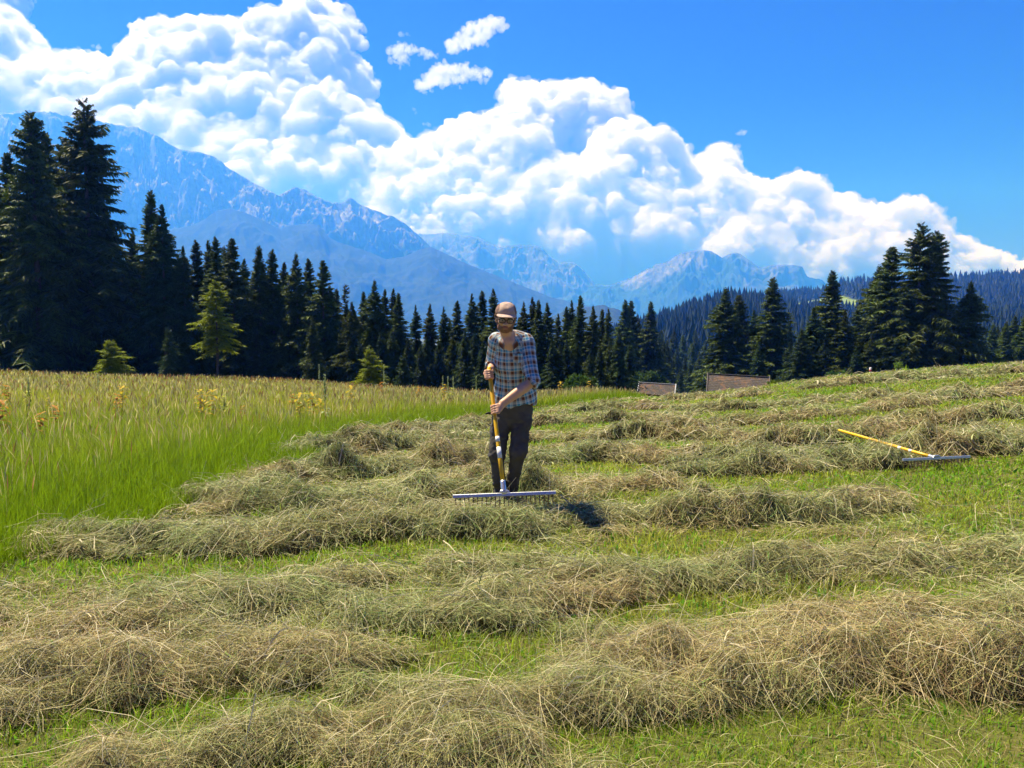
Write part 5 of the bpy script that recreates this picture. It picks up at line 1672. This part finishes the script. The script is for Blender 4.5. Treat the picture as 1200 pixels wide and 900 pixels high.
G_R = "spruces behind the right slope"
for px, top, y, key, w, lab in [
    (851, 335, 76, "a", 1.15, "broad dark spruce directly behind the large hut, its left one"),
    (866, 344, 80, "c", 1.1, "spruce close behind the right shoulder of the broad one over the large hut"),
    (906, 322, 78, "b", 1.25, "tall conical spruce above the right end of the large hut"),
    (884, 362, 82, "h", 1.1, "lighter spruce in the gap above the middle of the large hut"),
    (976, 314, 74, "b", 1.15, "steep dark spruce standing in front of the hillside meadow"),
    (954, 358, 70, "g", 1.2, "green spruce at the left foot of the steep one before the hillside meadow"),
    (940, 384, 68, "g", 1.25, "lower green spruce right of the bright bush beside the large hut"),
    (990, 362, 72, "a", 1.0, "short dark spruce filling the gap right of the steep one"),
    (1008, 352, 76, "h", 1.1, "green-topped spruce left of the tall cluster on the right"),
    (1046, 287, 72, "c", 1.2, "left spruce of the tall cluster on the right, dense to the ground"),
    (1031, 308, 74, "a", 1.1, "spruce leaning close to the left edge of the tall right cluster"),
    (1080, 258, 70, "e", 1.0, "tallest spruce of the right cluster, with an open ragged top"),
    (1097, 268, 71, "f", 1.05, "spruce with a hooked slim top, right twin of the tallest in the right cluster"),
    (1064, 330, 69, "h", 1.1, "lower green spruce in front of the tall right cluster"),
    (1108, 340, 73, "a", 1.2, "dark spruce closing the right side of the tall right cluster"),
    (1138, 327, 70, "a", 1.15, "single spruce standing apart right of the tall cluster"),
    (890, 396, 72, "g", .9, "low green spruce in front of the conical one over the large hut"),
    (926, 400, 71, "h", 1.0, "low green spruce behind the bright bush beside the large hut"),
    (966, 398, 67, "h", 1.0, "low green spruce at the right foot of the steep dark one"),
    (1004, 402, 66, "g", .9, "low green spruce on the crest left of the tall right cluster"),
    (1022, 388, 70, "a", 1.0, "dark spruce filling the left foot of the tall right cluster"),
    (1122, 396, 70, "a", 1.0, "short dark spruce between the tall right cluster and the single one"),
    (1153, 402, 74, "h", 1.1, "short green spruce at the right foot of the single one"),
    (1164, 378, 110, "b", 1.2, "pale far spruce right of the single one, left of two"),
    (1177, 380, 112, "d", 1.4, "pale far spruce right of the single one, right of two"),
    (1190, 368, 95, "a", 1.2, "dark spruce near the right edge over the hay crest"),
    (1204, 362, 92, "b", 1.3, "spruce cut by the right edge of the photo over the hay crest")]:
    tree_px(key, px, top, y, lab, G_R, w * 1.18)
# trees down in the little valley beyond the huts
r = np.random.default_rng(52)
VAL = [(782, 398, 150), (793, 408, 165), (803, 416, 150), (812, 402, 190), (820, 412, 170), (775, 386, 210), (790, 384, 230), (801, 392, 240), (815, 386, 250), (827, 398, 200), (769, 402, 180), (808, 426, 135), (797, 430, 130), (786, 424, 140)]
for i, (px, top, y) in enumerate(VAL):
    tree_px("abdc"[i % 4], px, top, y, "dim spruce in the hollow seen between the two hut roofs", "spruces in the hollow between the huts", r.uniform(1.0, 1.3))
for i in range(34):
    px = 840 + 460 * (i + r.uniform(0, 1)) / 34
    tree_px("abcd"[i % 4], px, r.uniform(374, 398), r.uniform(88, 150), "dark spruce behind the spruces on the right slope, seen only in their gaps", "spruces filling the gaps on the right", r.uniform(1.0, 1.3))

# ------------------------------------------------------------------ leafy bushes
def bush_mesh(seed, Rx, Hz, n=2600, leaf=.055, lumps=16):
    r = np.random.default_rng(seed)
    c = np.stack([r.uniform(-.75, .75, lumps) * Rx, r.uniform(-.75, .75, lumps) * Rx, r.uniform(.18, .80, lumps) * Hz], -1)
    c[:, :2] *= (1.15 - c[:, 2:] / Hz * .75)
    rad = r.uniform(.20, .38, lumps) * min(Rx, Hz)
    i = r.integers(0, lumps, n)
    d = r.normal(0, 1, (n, 3)); d /= np.linalg.norm(d, axis=1, keepdims=True)
    p = c[i] + d * (rad[i] * r.uniform(.55, 1.12, n))[:, None]
    p = p[p[:, 2] > .03]; n = len(p)
    ax = r.normal(0, 1, (n, 3)); ax[:, 2] -= .3; ax /= np.linalg.norm(ax, axis=1, keepdims=True)
    ln = leaf * r.uniform(.7, 1.5, n) * 2
    s = np.array([0, .5, 1.0])
    P = p[:, None] + ax[:, None] * (ln[:, None] * s)[..., None]
    W = np.cross(ax, r.normal(0, 1, (n, 3))); W /= np.linalg.norm(W, axis=1, keepdims=True)
    V, Q, C = ribbons(P, W, np.repeat(np.clip(r.normal(.5, .25, n), 0, 1)[:, None], 3, 1), (leaf * r.uniform(.4, .7, n))[:, None] * np.array([.5, 1, .2])[None])
    st = [swept([(0, 0, -.15), c[j] * .5 + r.normal(0, .04, 3), c[j]], [.035, .022, .008], 6) for j in range(min(lumps, 9))]
    return mesh_np("foliage", V, Q, None or M_leafy, smooth_shade=False, attrs={"Tone": C[:, 0]}), join(st)
def put_bush(px, top, y, width, label, mat, seed, cat="bush"):
    p = at(px, top, y); z = float(H(np.array(p[0]), np.array(y)))
    Hz = p[2] - z
    me, st = bush_mesh(seed, width / 2, Hz, n=int(1500 + 900 * width * Hz / 4), leaf=.05 + .0009 * y)
    me.materials.clear(); me.materials.append(mat)
    o = thing("leafy_bush", label, cat, (p[0], y, z - .1), 0, "leafy bushes along the forest edge")
    link(bpy.data.objects.new("foliage", me), o)
    obj_np("stem", st[0], st[1], M_bark, o)
put_bush(756, 427, 99, 4.0, "round leafy bush behind the left end of the small hut", M_leafy, 1)
put_bush(773, 430, 101, 3.4, "leafy bush behind the right end of the small hut", M_leafy, 2)
put_bush(677, 436, 54, 2.4, "pale green bushy growth in front of the treeline right of the man", M_leafy, 3)
put_bush(690, 441, 53, 1.8, "low pale bush at the meadow edge, right beside a taller pale one", M_leafy, 4)
put_bush(911, 433, 66, 2.0, "bright yellow-green bush touching the right end of the large hut", M_leafy_y, 5)
put_bush(928, 442, 64, 2.4, "low bright bush right of the large hut, under the green spruces", M_leafy_y, 6)
put_bush(822, 440, 100, 1.6, "small yellow-green bush left of the large hut", M_leafy_y, 7)
put_bush(1056, 416, 60, 1.6, "small leafy sapling with yellow-green tips in front of the tall right cluster", M_leafy_y, 8)
put_bush(985, 428, 62, 2.2, "dark leafy bush on the crest right of the low bright one", M_leafy, 9)

# ================================================================== WOODED HILLS
def hill(prof, d, foot_d, foot_py, back, seed, nu=200, nv=60):
    prof = np.array(prof, float)
    px = np.linspace(prof[0, 0], prof[-1, 0], nu)
    py = np.interp(px, prof[:, 0], prof[:, 1])
    u = np.array([ray(a, b)[0] for a, b in zip(px, py)]); te = np.array([elev(a, b) for a, b in zip(px, py)])
    t = np.linspace(0, 1.5, nv)
    T, Pm = np.meshgrid(t, px)
    dd = d * (1 + .10 * fbm(px / 90, px * 0 + seed, seed, 2))[:, None]
    zc = CAM_Z + te[:, None] * dd
    zf = CAM_Z + elev(600, foot_py) * foot_d
    Y = np.where(T <= 1, foot_d + (dd - foot_d) * T, dd + back * (T - 1) * 2)
    z = np.where(T <= 1, zf + (zc - zf) * T ** .92, zc - (T - 1) * 2 * back * .35)
    z = z + (zc - zf) * .05 * fbm(Pm / 30, T * 5, seed + 3, 3) * np.clip((1 - T) * 6, 0, 1)
    return u[:, None] * Y, Y, z, Pm, T

k = NT("hill_grass"); n1 = k.noise(0.05, 5, 0.6, k.pos()); n2 = k.noise(0.9, 4, 0.6, k.pos())
M_hill = k.surf(k.principled(k.mix(k.attr("Open", "Fac"), k.ramp(n2, [(0.3, (0.02, 0.03, 0.012)), (0.7, (0.045, 0.06, 0.022))]), k.ramp(n1, [(0.35, (0.13, 0.20, 0.035)), (0.65, (0.20, 0.24, 0.06))])), 0.95, 0.05))
# a far spruce: a ragged cone of three skirts
def low_tree(seed):
    r = np.random.default_rng(seed)
    V, F = [], []
    n = 7
    for a, b, q in ((.06, .52, .20), (.26, .74, .155), (.48, .90, .105), (.68, 1.0, .06)):
        o = len(V)
        V.append((r.normal(0, .008), r.normal(0, .008), b))
        for i in range(n):
            t = 2 * math.pi * i / n + r.uniform(-.25, .25)
            rr = q * r.uniform(.65, 1.25)
            V.append((math.cos(t) * rr, math.sin(t) * rr, a + r.uniform(-.05, .06)))
        F += [(o, o + 1 + i, o + 1 + (i + 1) % n) for i in range(n)]
    return np.array(V), np.array(F)
LOWT = [low_tree(s) for s in range(7)]
M_far = foliage_mat("far_needles", (0.013, 0.023, 0.008), (0.034, 0.050, 0.014), 0.05, 0.0)
def forest(name, label, X, Y, Z, S, seed, wide=1.0):
    r = np.random.default_rng(seed)
    Vs, Fs, Tn, o = [], [], [], 0
    kind = r.integers(0, len(LOWT), len(X))
    for q, (v, f) in enumerate(LOWT):
        m = np.where(kind == q)[0]
        if not len(m): continue
        a = r.uniform(0, 6.283, len(m)); ca, sa = np.cos(a), np.sin(a)
        w = S[m] * wide * r.uniform(.8, 1.25, len(m))
        vx = v[None, :, 0] * ca[:, None] - v[None, :, 1] * sa[:, None]; vy = v[None, :, 0] * sa[:, None] + v[None, :, 1] * ca[:, None]
        P = np.stack([X[m][:, None] + vx * w[:, None], Y[m][:, None] + vy * w[:, None], Z[m][:, None] + v[None, :, 2] * S[m][:, None] - .03 * S[m][:, None]], -1)
        Vs.append(P.reshape(-1, 3)); nv_ = len(v)
        Fs.append((f[None] + (np.arange(len(m)) * nv_)[:, None, None]).reshape(-1, 3) + o)
        Tn.append(np.repeat(np.clip(r.normal(.5, .28, len(m)), 0, 1), nv_))
        o += len(m) * nv_
    ob = obj_np(name, np.concatenate(Vs), np.concatenate(Fs), M_far, attrs={"Tone": np.concatenate(Tn)}, smooth_shade=False)
    tag(ob, label, "forest", kind="stuff")

def grow(hx, n, seed, size, open_fn=None):
    X, Y, Z, Pm, T = hx
    r = np.random.default_rng(seed)
    nu, nv = X.shape
    a = r.uniform(0, nu - 1.001, n); b = r.uniform(0, (nv - 1) * 0.76, n)
    i, j = a.astype(int), b.astype(int); fa, fb = a - i, b - j
    def L(G): return G[i, j] * (1 - fa) * (1 - fb) + G[i + 1, j] * fa * (1 - fb) + G[i, j + 1] * (1 - fa) * fb + G[i + 1, j + 1] * fa * fb
    x, y, z, p, t = L(X), L(Y), L(Z), L(Pm), L(T)
    if open_fn is not None:
        m = ~open_fn(x, y, z, r)
        x, y, z = x[m], y[m], z[m]
    return x, y, z, size * r.uniform(.65, 1.2, len(x))

def patch_open(poly):
    def f(x, y, z, r=None):
        # where the hillside meadow lies, as a patch of the slope in plan
        px = 600 + FPX * (x / y) * 1.0
        ex = (z - CAM_Z) / y
        py = 450 - FPX * np.tan(np.arctan(ex) + TILT)
        return in_poly(px, py, poly)
    return f
OPEN_B = [(918, 363), (930, 356), (960, 350), (985, 347), (1006, 352), (1006, 372), (960, 372), (925, 372)]

hA = hill([(640, 425), (700, 408), (735, 392), (762, 383), (800, 371), (830, 359), (852, 355), (884, 356), (905, 364), (960, 370), (1050, 372), (1180, 370), (1400, 366)], 820, 300, 452, 200, 5)
hB = hill([(820, 380), (860, 366), (884, 357), (900, 350), (930, 347), (955, 346), (972, 341), (985, 335), (1010, 331), (1050, 332), (1090, 331), (1150, 327), (1200, 323), (1300, 327), (1450, 318), (1700, 330)], 1380, 700, 400, 400, 9)
fB = patch_open(OPEN_B)
for nm, hx, op in (("wooded_hill", hA, None), ("wooded_hill", hB, fB)):
    X, Y, Z, Pm, T = hx
    opn = fB(X, Y, Z).astype(float) if op is not None else np.zeros_like(X)
    o = obj_np(nm, np.stack([X, Y, Z], -1).reshape(-1, 3), grid_faces(*X.shape)[:, ::-1], M_hill, attrs={"Open": opn.ravel()})
    tag(o, kind="structure")
x, y, z, s = grow(hA, 5200, 61, 17.0)
forest("forest", "dark spruce forest covering the nearer hillside between the huts and the tall right trees", x, y, z, s, 62, 1.15)
x, y, z, s = grow(hB, 9000, 63, 17.0, fB)
forest("forest", "bluish spruce forest on the farther hill along the skyline at the right", x, y, z, s, 64, 1.15)
_hl = mountain("low_hill", None, [(600, 392), (640, 375), (660, 364), (689, 359), (707, 357), (724, 362), (745, 372), (800, 392)], 2500, 700, 408, 31, mountain_mat("low_wooded_hill", (0.1, 0.1, 0.1), (0.03, 0.045, 0.022), 9000, 500, (0.1, 0.1, 0.1), 0.01), nu=120, nv=50, amp=.06, jag=1.0)
tag(_hl, kind="structure")

# ================================================================== HUTS, POST, MEADOW PLANTS
k = NT("weathered_shingles")
tc = k.obj()
br = k.n("ShaderNodeTexBrick"); k.set(br.inputs["Vector"], tc)
br.offset = 0.5
for nm, v in (("Scale", 1.0), ("Mortar Size", 0.012), ("Brick Width", 0.22), ("Row Height", 0.16)):
    br.inputs[nm].default_value = v
br.inputs["Color1"].default_value = (0.066, 0.060, 0.055, 1); br.inputs["Color2"].default_value = (0.098, 0.088, 0.080, 1); br.inputs["Mortar"].default_value = (0.06, 0.04, 0.035, 1)
n1 = k.noise(1.1, 5, 0.75, tc); n2 = k.noise(7, 3, 0.6, tc)
cc = k.mix(k.ramp(n1, [(0.50, 0.0), (0.60, 0.85)]), br.outputs[0], (0.20, 0.11, 0.065))
cc = k.mix(k.ramp(n2, [(0.45, 0.0), (0.7, 0.5)]), cc, (0.17, 0.15, 0.145))
M_roof = k.surf(k.principled(cc, 0.85, 0.2, normal=k.bump(br.outputs[1], -0.4, 0.02)))
k = NT("old_boards"); wv = k.n("ShaderNodeTexWave"); wv.inputs["Scale"].default_value = 2.2; wv.inputs["Distortion"].default_value = 1.2; k.set(wv.inputs["Vector"], k.obj()); n1 = k.noise(12, 4, 0.6, k.obj())
M_board = k.surf(k.principled(k.mix(n1, (0.060, 0.042, 0.030), (0.13, 0.095, 0.07)), 0.9, 0.1, normal=k.bump(wv.outputs[0], 0.4, 0.02)))
M_zinc = NT("zinc_flashing"); M_zinc = M_zinc.surf(M_zinc.principled((0.56, 0.57, 0.60), 0.5, 0.4, 0.3))
M_greyb = NT("grey_barge_board"); M_greyb = M_greyb.surf(M_greyb.principled((0.14, 0.125, 0.125), 0.85, 0.2))

def hexa(c8, mat, name, parent):
    v = np.array(c8, float)
    f = np.array([(0, 3, 2, 1), (4, 5, 6, 7), (0, 1, 5, 4), (1, 2, 6, 5), (2, 3, 7, 6), (3, 0, 4, 7)])
    return obj_np(name, v, f, mat, parent, smooth_shade=False)
def box_part(name, lo, hi, mat, parent):
    x0, y0, z0 = lo; x1, y1, z1 = hi
    return hexa([(x0, y0, z0), (x1, y0, z0), (x1, y1, z0), (x0, y1, z0), (x0, y0, z1), (x1, y0, z1), (x1, y1, z1), (x0, y1, z1)], mat, name, parent)

def hut(label, px_ridge, d, width, depth, rise, yaw, roll, trim, wall_h, pipe=False):
    """ridge along local x; the roof slope towards local -y faces the camera"""
    c = at(px_ridge[0], px_ridge[1], d)
    eave = c[2] - rise
    gz = float(H(np.array(c[0]), np.array(d)))
    root = thing("hay_hut", label, "hut", (c[0], d, eave - wall_h), yaw, "weathered hay huts beyond the crest")
    root.rotation_euler = (0, roll, yaw)
    w, dp = width / 2, depth / 2
    foot = min(gz - (eave - wall_h), 0) - .4
    # walls of boards, gables included
    v = [(-w + .3, -dp + .35, foot), (w - .3, -dp + .35, foot), (w - .3, dp - .35, foot), (-w + .3, dp - .35, foot)]
    top = wall_h + rise * .35 / dp - .03
    v += [(x, y, top) for x, y, _ in v[:4]]
    v += [(-w + .3, 0, wall_h + rise - .04), (w - .3, 0, wall_h + rise - .04)]
    f4 = np.array([(0, 1, 5, 4), (2, 3, 7, 6), (3, 2, 1, 0)])
    f5 = np.array([(1, 2, 6, 9, 5), (3, 0, 4, 8, 7)])
    obj_np("wall", np.array(v), [f4, f5], M_board, root, smooth_shade=False)
    th = .09
    for sy in (-1, 1):
        nrm = np.array([0, sy * rise, dp]); nrm = nrm / np.linalg.norm(nrm) * th
        a = [(-w, sy * dp, wall_h), (w, sy * dp, wall_h), (w, sy * .012, wall_h + rise), (-w, sy * .012, wall_h + rise)]
        if sy > 0: a = [a[1], a[0], a[3], a[2]]
        b = [tuple(np.array(q) + nrm) for q in a]
        # overlapping courses of shingles
        A, Bq, Cq, D = [np.array(q) for q in a]
        nu_ = nrm / th
        n_c = 11
        vs, fs = [], []
        for q in range(n_c):
            t0, t1 = q / n_c, min((q + 1.25) / n_c, 1.0)
            p0, p1 = A + (D - A) * t0, Bq + (Cq - Bq) * t0
            p2, p3 = Bq + (Cq - Bq) * t1, A + (D - A) * t1
            o_ = len(vs)
            lo_, hi_ = .035 + .024, .035 + .008
            vs += [p0, p1, p2, p3, p0 + nu_ * lo_, p1 + nu_ * lo_, p2 + nu_ * hi_, p3 + nu_ * hi_]
            fs += [(o_, o_ + 3, o_ + 2, o_ + 1), (o_ + 4, o_ + 5, o_ + 6, o_ + 7), (o_, o_ + 1, o_ + 5, o_ + 4), (o_ + 1, o_ + 2, o_ + 6, o_ + 5), (o_ + 2, o_ + 3, o_ + 7, o_ + 6), (o_ + 3, o_, o_ + 4, o_ + 7)]
        vs = np.array(vs) + np.repeat(np.arange(n_c) * .0011, 8)[:, None] * nu_
        obj_np("roof", vs, np.array(fs), M_roof, root, smooth_shade=False)
        # barge boards at both gable ends
        for sx in (-1, 1):
            x0, x1 = sx * (w + .004), sx * (w + .09)
            e = [(x, y, z) for (y, z) in ((sy * (dp + .03), wall_h - .10), (sy * .006, wall_h + rise - .08), (sy * .006, wall_h + rise + .19), (sy * (dp + .03), wall_h + .16)) for x in (x0,)]
            g = [(x1, y, z) for _, y, z in e]
            hexa(e + g, trim, "barge_board", root)
    box_part("ridge_cap", (-w - .10, -.11, wall_h + rise + .085), (w + .10, .11, wall_h + rise + .135), trim, root)
    if pipe:
        Vv, F = swept([(-w * .62, -dp * .45, wall_h + rise * .55), (-w * .62, -dp * .45, wall_h + rise * .55 + .34), (-w * .62, -dp * .45, wall_h + rise * .55 + .36)], [.07, .07, .10], 12)
        obj_np("vent_pipe", Vv, F, M_zinc, root)
    return root
hut("small hut at the meadow's end, reddish shingle roof edged in pale metal, with pipe", (769, 450.2), 94, 4.25, 3.6, 1.15, R(-14), R(2.6), M_zinc, 1.6, True)
hut("larger hut beyond the crest, brown shingle roof with orange stains and grey edges", (863, 441.0), 70, 5.2, 4.4, 1.55, R(-14), R(2.6), M_greyb, 1.8)

# red and white marker post on the crest
p = at(1020, 438, 36.0)
gz = float(H(np.array(p[0]), np.array(36.0)))
root = thing("marker_post", "short white post with a red band standing on the crest before the right spruces", "post", (p[0], 36.0, gz))
tp = at(1020, 430.5, 36.0)[2] - gz
M_white = NT("white_paint"); M_white = M_white.surf(M_white.principled((0.75, 0.73, 0.72), 0.6, 0.3))
M_red = NT("red_paint"); M_red = M_red.surf(M_red.principled((0.42, 0.05, 0.035), 0.6, 0.3))
Vv, F = swept([(0, 0, -.3), (0, 0, tp - .02), (0, 0, tp)], [.055, .055, .035], 12); obj_np("post_shaft", Vv, F, M_white, root)
Vv, F = swept([(0, 0, tp - .20), (0, 0, tp - .10)], [.0575, .0575], 12); obj_np("red_band", Vv, F, M_red, root)

# yellowing broad-leaved herbs in the meadow
def leaf_shape(base, d, ln, w, droop, n=5):
    d = unit(d); side = unit(np.cross(d, [0, 0, 1.0]) + 1e-6)
    t = np.linspace(0, 1, n)
    c = base + d[None] * (ln * t)[:, None] + np.array([0, 0, -1.0])[None] * (droop * ln * t ** 2)[:, None]
    ww = w * np.sin(np.pi * np.clip(t * .92 + .06, 0, 1)) ** .8
    V = np.concatenate([c - side * ww[:, None], c + np.array([0, 0, -.12 * w]), c + side * ww[:, None]])
    i = np.arange(n - 1)
    F = np.concatenate([np.stack([i, i + 1, n + i + 1, n + i], -1), np.stack([n + i, n + i + 1, 2 * n + i + 1, 2 * n + i], -1)])
    return V, F
def herb_meshes(seed, h=.75):
    r = np.random.default_rng(seed)
    st = swept([(0, 0, -.05), (.01, 0, h * .5), (.015, .01, h)], [.008, .006, .003], 6)
    parts = []
    for lv in range(6):
        z = h * (.42 + .58 * lv / 5)
        for q in range(4):
            a = q * 1.571 + lv * .8 + r.normal(0, .2)
            parts.append(leaf_shape(np.array([.01, 0, z]), (math.cos(a), math.sin(a), r.uniform(.1, .8)), r.uniform(.13, .22), r.uniform(.032, .05), r.uniform(.2, .7)))
    return st, join(parts)
M_stem = NT("green_stem"); M_stem = M_stem.surf(M_stem.principled((0.16, 0.20, 0.05), 0.7, 0.2))
M_herb = {}
for nm, c1, c2 in (("yellow", (0.50, 0.34, 0.02), (0.66, 0.52, 0.05)), ("orange", (0.45, 0.17, 0.03), (0.62, 0.36, 0.06)), ("lime", (0.34, 0.40, 0.04), (0.55, 0.52, 0.06))):
    k = NT(nm + "_leaf"); M_herb[nm] = k.leaf(k.ramp(k.noise(14, 3, 0.6, k.obj()), [(0.35, c1), (0.65, c2)]), 0.4)
HM_ = {}
for nm in M_herb:
    for v in range(2):
        st, lv = herb_meshes(200 + v + 7 * len(nm))
        HM_[nm, v] = (mesh_np("stem", st[0], st[1], M_stem), mesh_np("leaf_tuft", lv[0], lv[1], M_herb[nm], smooth_shade=False))
HERBS = [(7, 452, 18, "orange", 1.0, "orange yellow herb at the left edge of the meadow, upper of two"), (4, 492, 12, "orange", .95, "orange herb at the left edge of the meadow, lower of two"),
         (33, 462, 17, "lime", .9, "lime yellow herb in the meadow near the pale stalk at the left"), (47, 500, 11, "orange", .8, "small orange herb low in the meadow on the left"), (66, 489, 12.5, "orange", .8, "reddish orange herb in the meadow beneath the bushy spruce"),
         (56, 467, 17, "yellow", .7, "small yellow herb in the meadow right of the left pale stalk"), (143, 461, 17, "yellow", 1.1, "yellow herb alone in the meadow below the dim small spruce"), (137, 463, 16.5, "orange", .9, "orange tinted herb next to the lone yellow one"),
         (236, 472, 15.5, "yellow", 1.1, "large yellow herb left in the bright pair below the sapling"), (249, 476, 14.5, "yellow", 1.15, "large yellow herb right in the bright pair below the sapling"), (262, 471, 16, "lime", .9, "lime herb beside the bright yellow pair"),
         (285, 477, 15, "orange", .7, "faint orange herb in the meadow right of the yellow pair"), (352, 489, 15, "yellow", 1.1, "yellow herb low in the broad patch near the tall pale stalk, left one"), (366, 488, 15.5, "yellow", 1.1, "yellow herb low in the broad patch near the tall pale stalk, right one"),
         (343, 474, 18, "orange", .9, "orange herb left behind the broad yellow patch"), (359, 470, 19, "lime", .9, "lime herb behind the broad yellow patch"), (376, 484, 16, "yellow", .9, "yellow herb at the foot of the tall pale stalk"),
         (412, 482, 20, "yellow", 1.2, "yellow herb in the meadow below the bright bushy spruce"), (447, 460, 30, "orange", 1.2, "orange herb in the meadow right of the bright bushy spruce"), (491, 462, 30, "orange", 1.0, "orange herb in the meadow, midway to the man"),
         (521, 468, 28, "yellow", 1.3, "yellow herb left of the man, left of two"), (530, 466, 29, "lime", 1.1, "lime yellow herb left of the man, right of two"), (657, 466, 34, "yellow", 1.2, "yellow herb in the meadow just right of the man"), (690, 465, 36, "yellow", 1.1, "yellow herb in the meadow near the end of the treeline")]
for px, py, y, nm, sc, lab in HERBS:
    p = at(px, py, y); gz = float(H(np.array(p[0]), np.array(y)))
    o = thing("yellow_herb", lab, "herb", (p[0], y, gz), rng.uniform(0, 6.28), "yellowing herbs in the meadow")
    o.scale = (.72 * sc, .72 * sc, .85 * sc)
    for me in HM_[nm, int(rng.integers(0, 2))]:
        link(bpy.data.objects.new("stem" if me.name.startswith("stem") else "leaf_tuft", me), o)
# pale flower stalks
M_stalk = NT("pale_stalk"); M_stalk = M_stalk.leaf(M_stalk.ramp(M_stalk.noise(40, 3, 0.6, M_stalk.obj()), [(0.35, (0.24, 0.32, 0.12)), (0.65, (0.46, 0.52, 0.28))]), 0.25)
def stalk_mesh(seed):
    r = np.random.default_rng(seed)
    parts = []
    for i in range(90):
        z = .52 + .46 * r.random()
        a = r.uniform(0, 6.28)
        parts.append(leaf_shape(np.array([0, 0, z]), (math.cos(a), math.sin(a), 1.0), .055 * (1.25 - (z - .5)), .014, .1, 4))
    lv = []
    for i in range(9):
        z = .10 + .40 * r.random(); a = r.uniform(0, 6.28)
        lv.append(leaf_shape(np.array([0, 0, z]), (math.cos(a), math.sin(a), .5), .16, .035, .5))
    stem = join([swept([(0, 0, -.05), (0.005, 0, .5), (0, 0, .99)], [.010, .008, .003], 6)] + lv)
    return mesh_np("stem", *stem, M_stalk), mesh_np("flower_spike", *join(parts), M_stalk, smooth_shade=False)
STK = [stalk_mesh(s) for s in (301, 302)]
for i, (px, top, bot, y, lab) in enumerate([(34, 440, 462, 17, "pale green flower stalk at the left of the meadow"), (374, 427, 440, 36, "pale flower stalk rising above the meadow edge, left and farther of a close pair"), (381, 438, 478, 15, "tallest pale flower stalk, nearer of a close pair under the dark spires"),
        (450, 427, 447, 34, "pale flower stalk just right of the bright bushy spruce"), (519, 440, 456, 30, "pale flower stalk left of the man, left of a row of three"), (525, 441, 456, 30.5, "pale flower stalk left of the man, middle of a row of three"), (531, 441, 456, 31, "pale flower stalk left of the man, right of a row of three"),
        (558, 441, 456, 32, "faint pale flower stalk closest to the man"), (115, 437, 455, 24, "faint pale flower stalk under the bushy yellow-green spruce")]):
    p = at(px, bot, y); gz = float(H(np.array(p[0]), np.array(y)))
    hgt = at(px, top, y)[2] - gz
    o = thing("flower_stalk", lab, "plant", (p[0], y, gz), rng.uniform(0, 6.28), "pale flower stalks in the meadow")
    o.scale = (.8 * hgt, .8 * hgt, hgt)
    for nm, me in zip(("stem", "flower_spike"), STK[i % 2]):
        link(bpy.data.objects.new(nm, me), o)
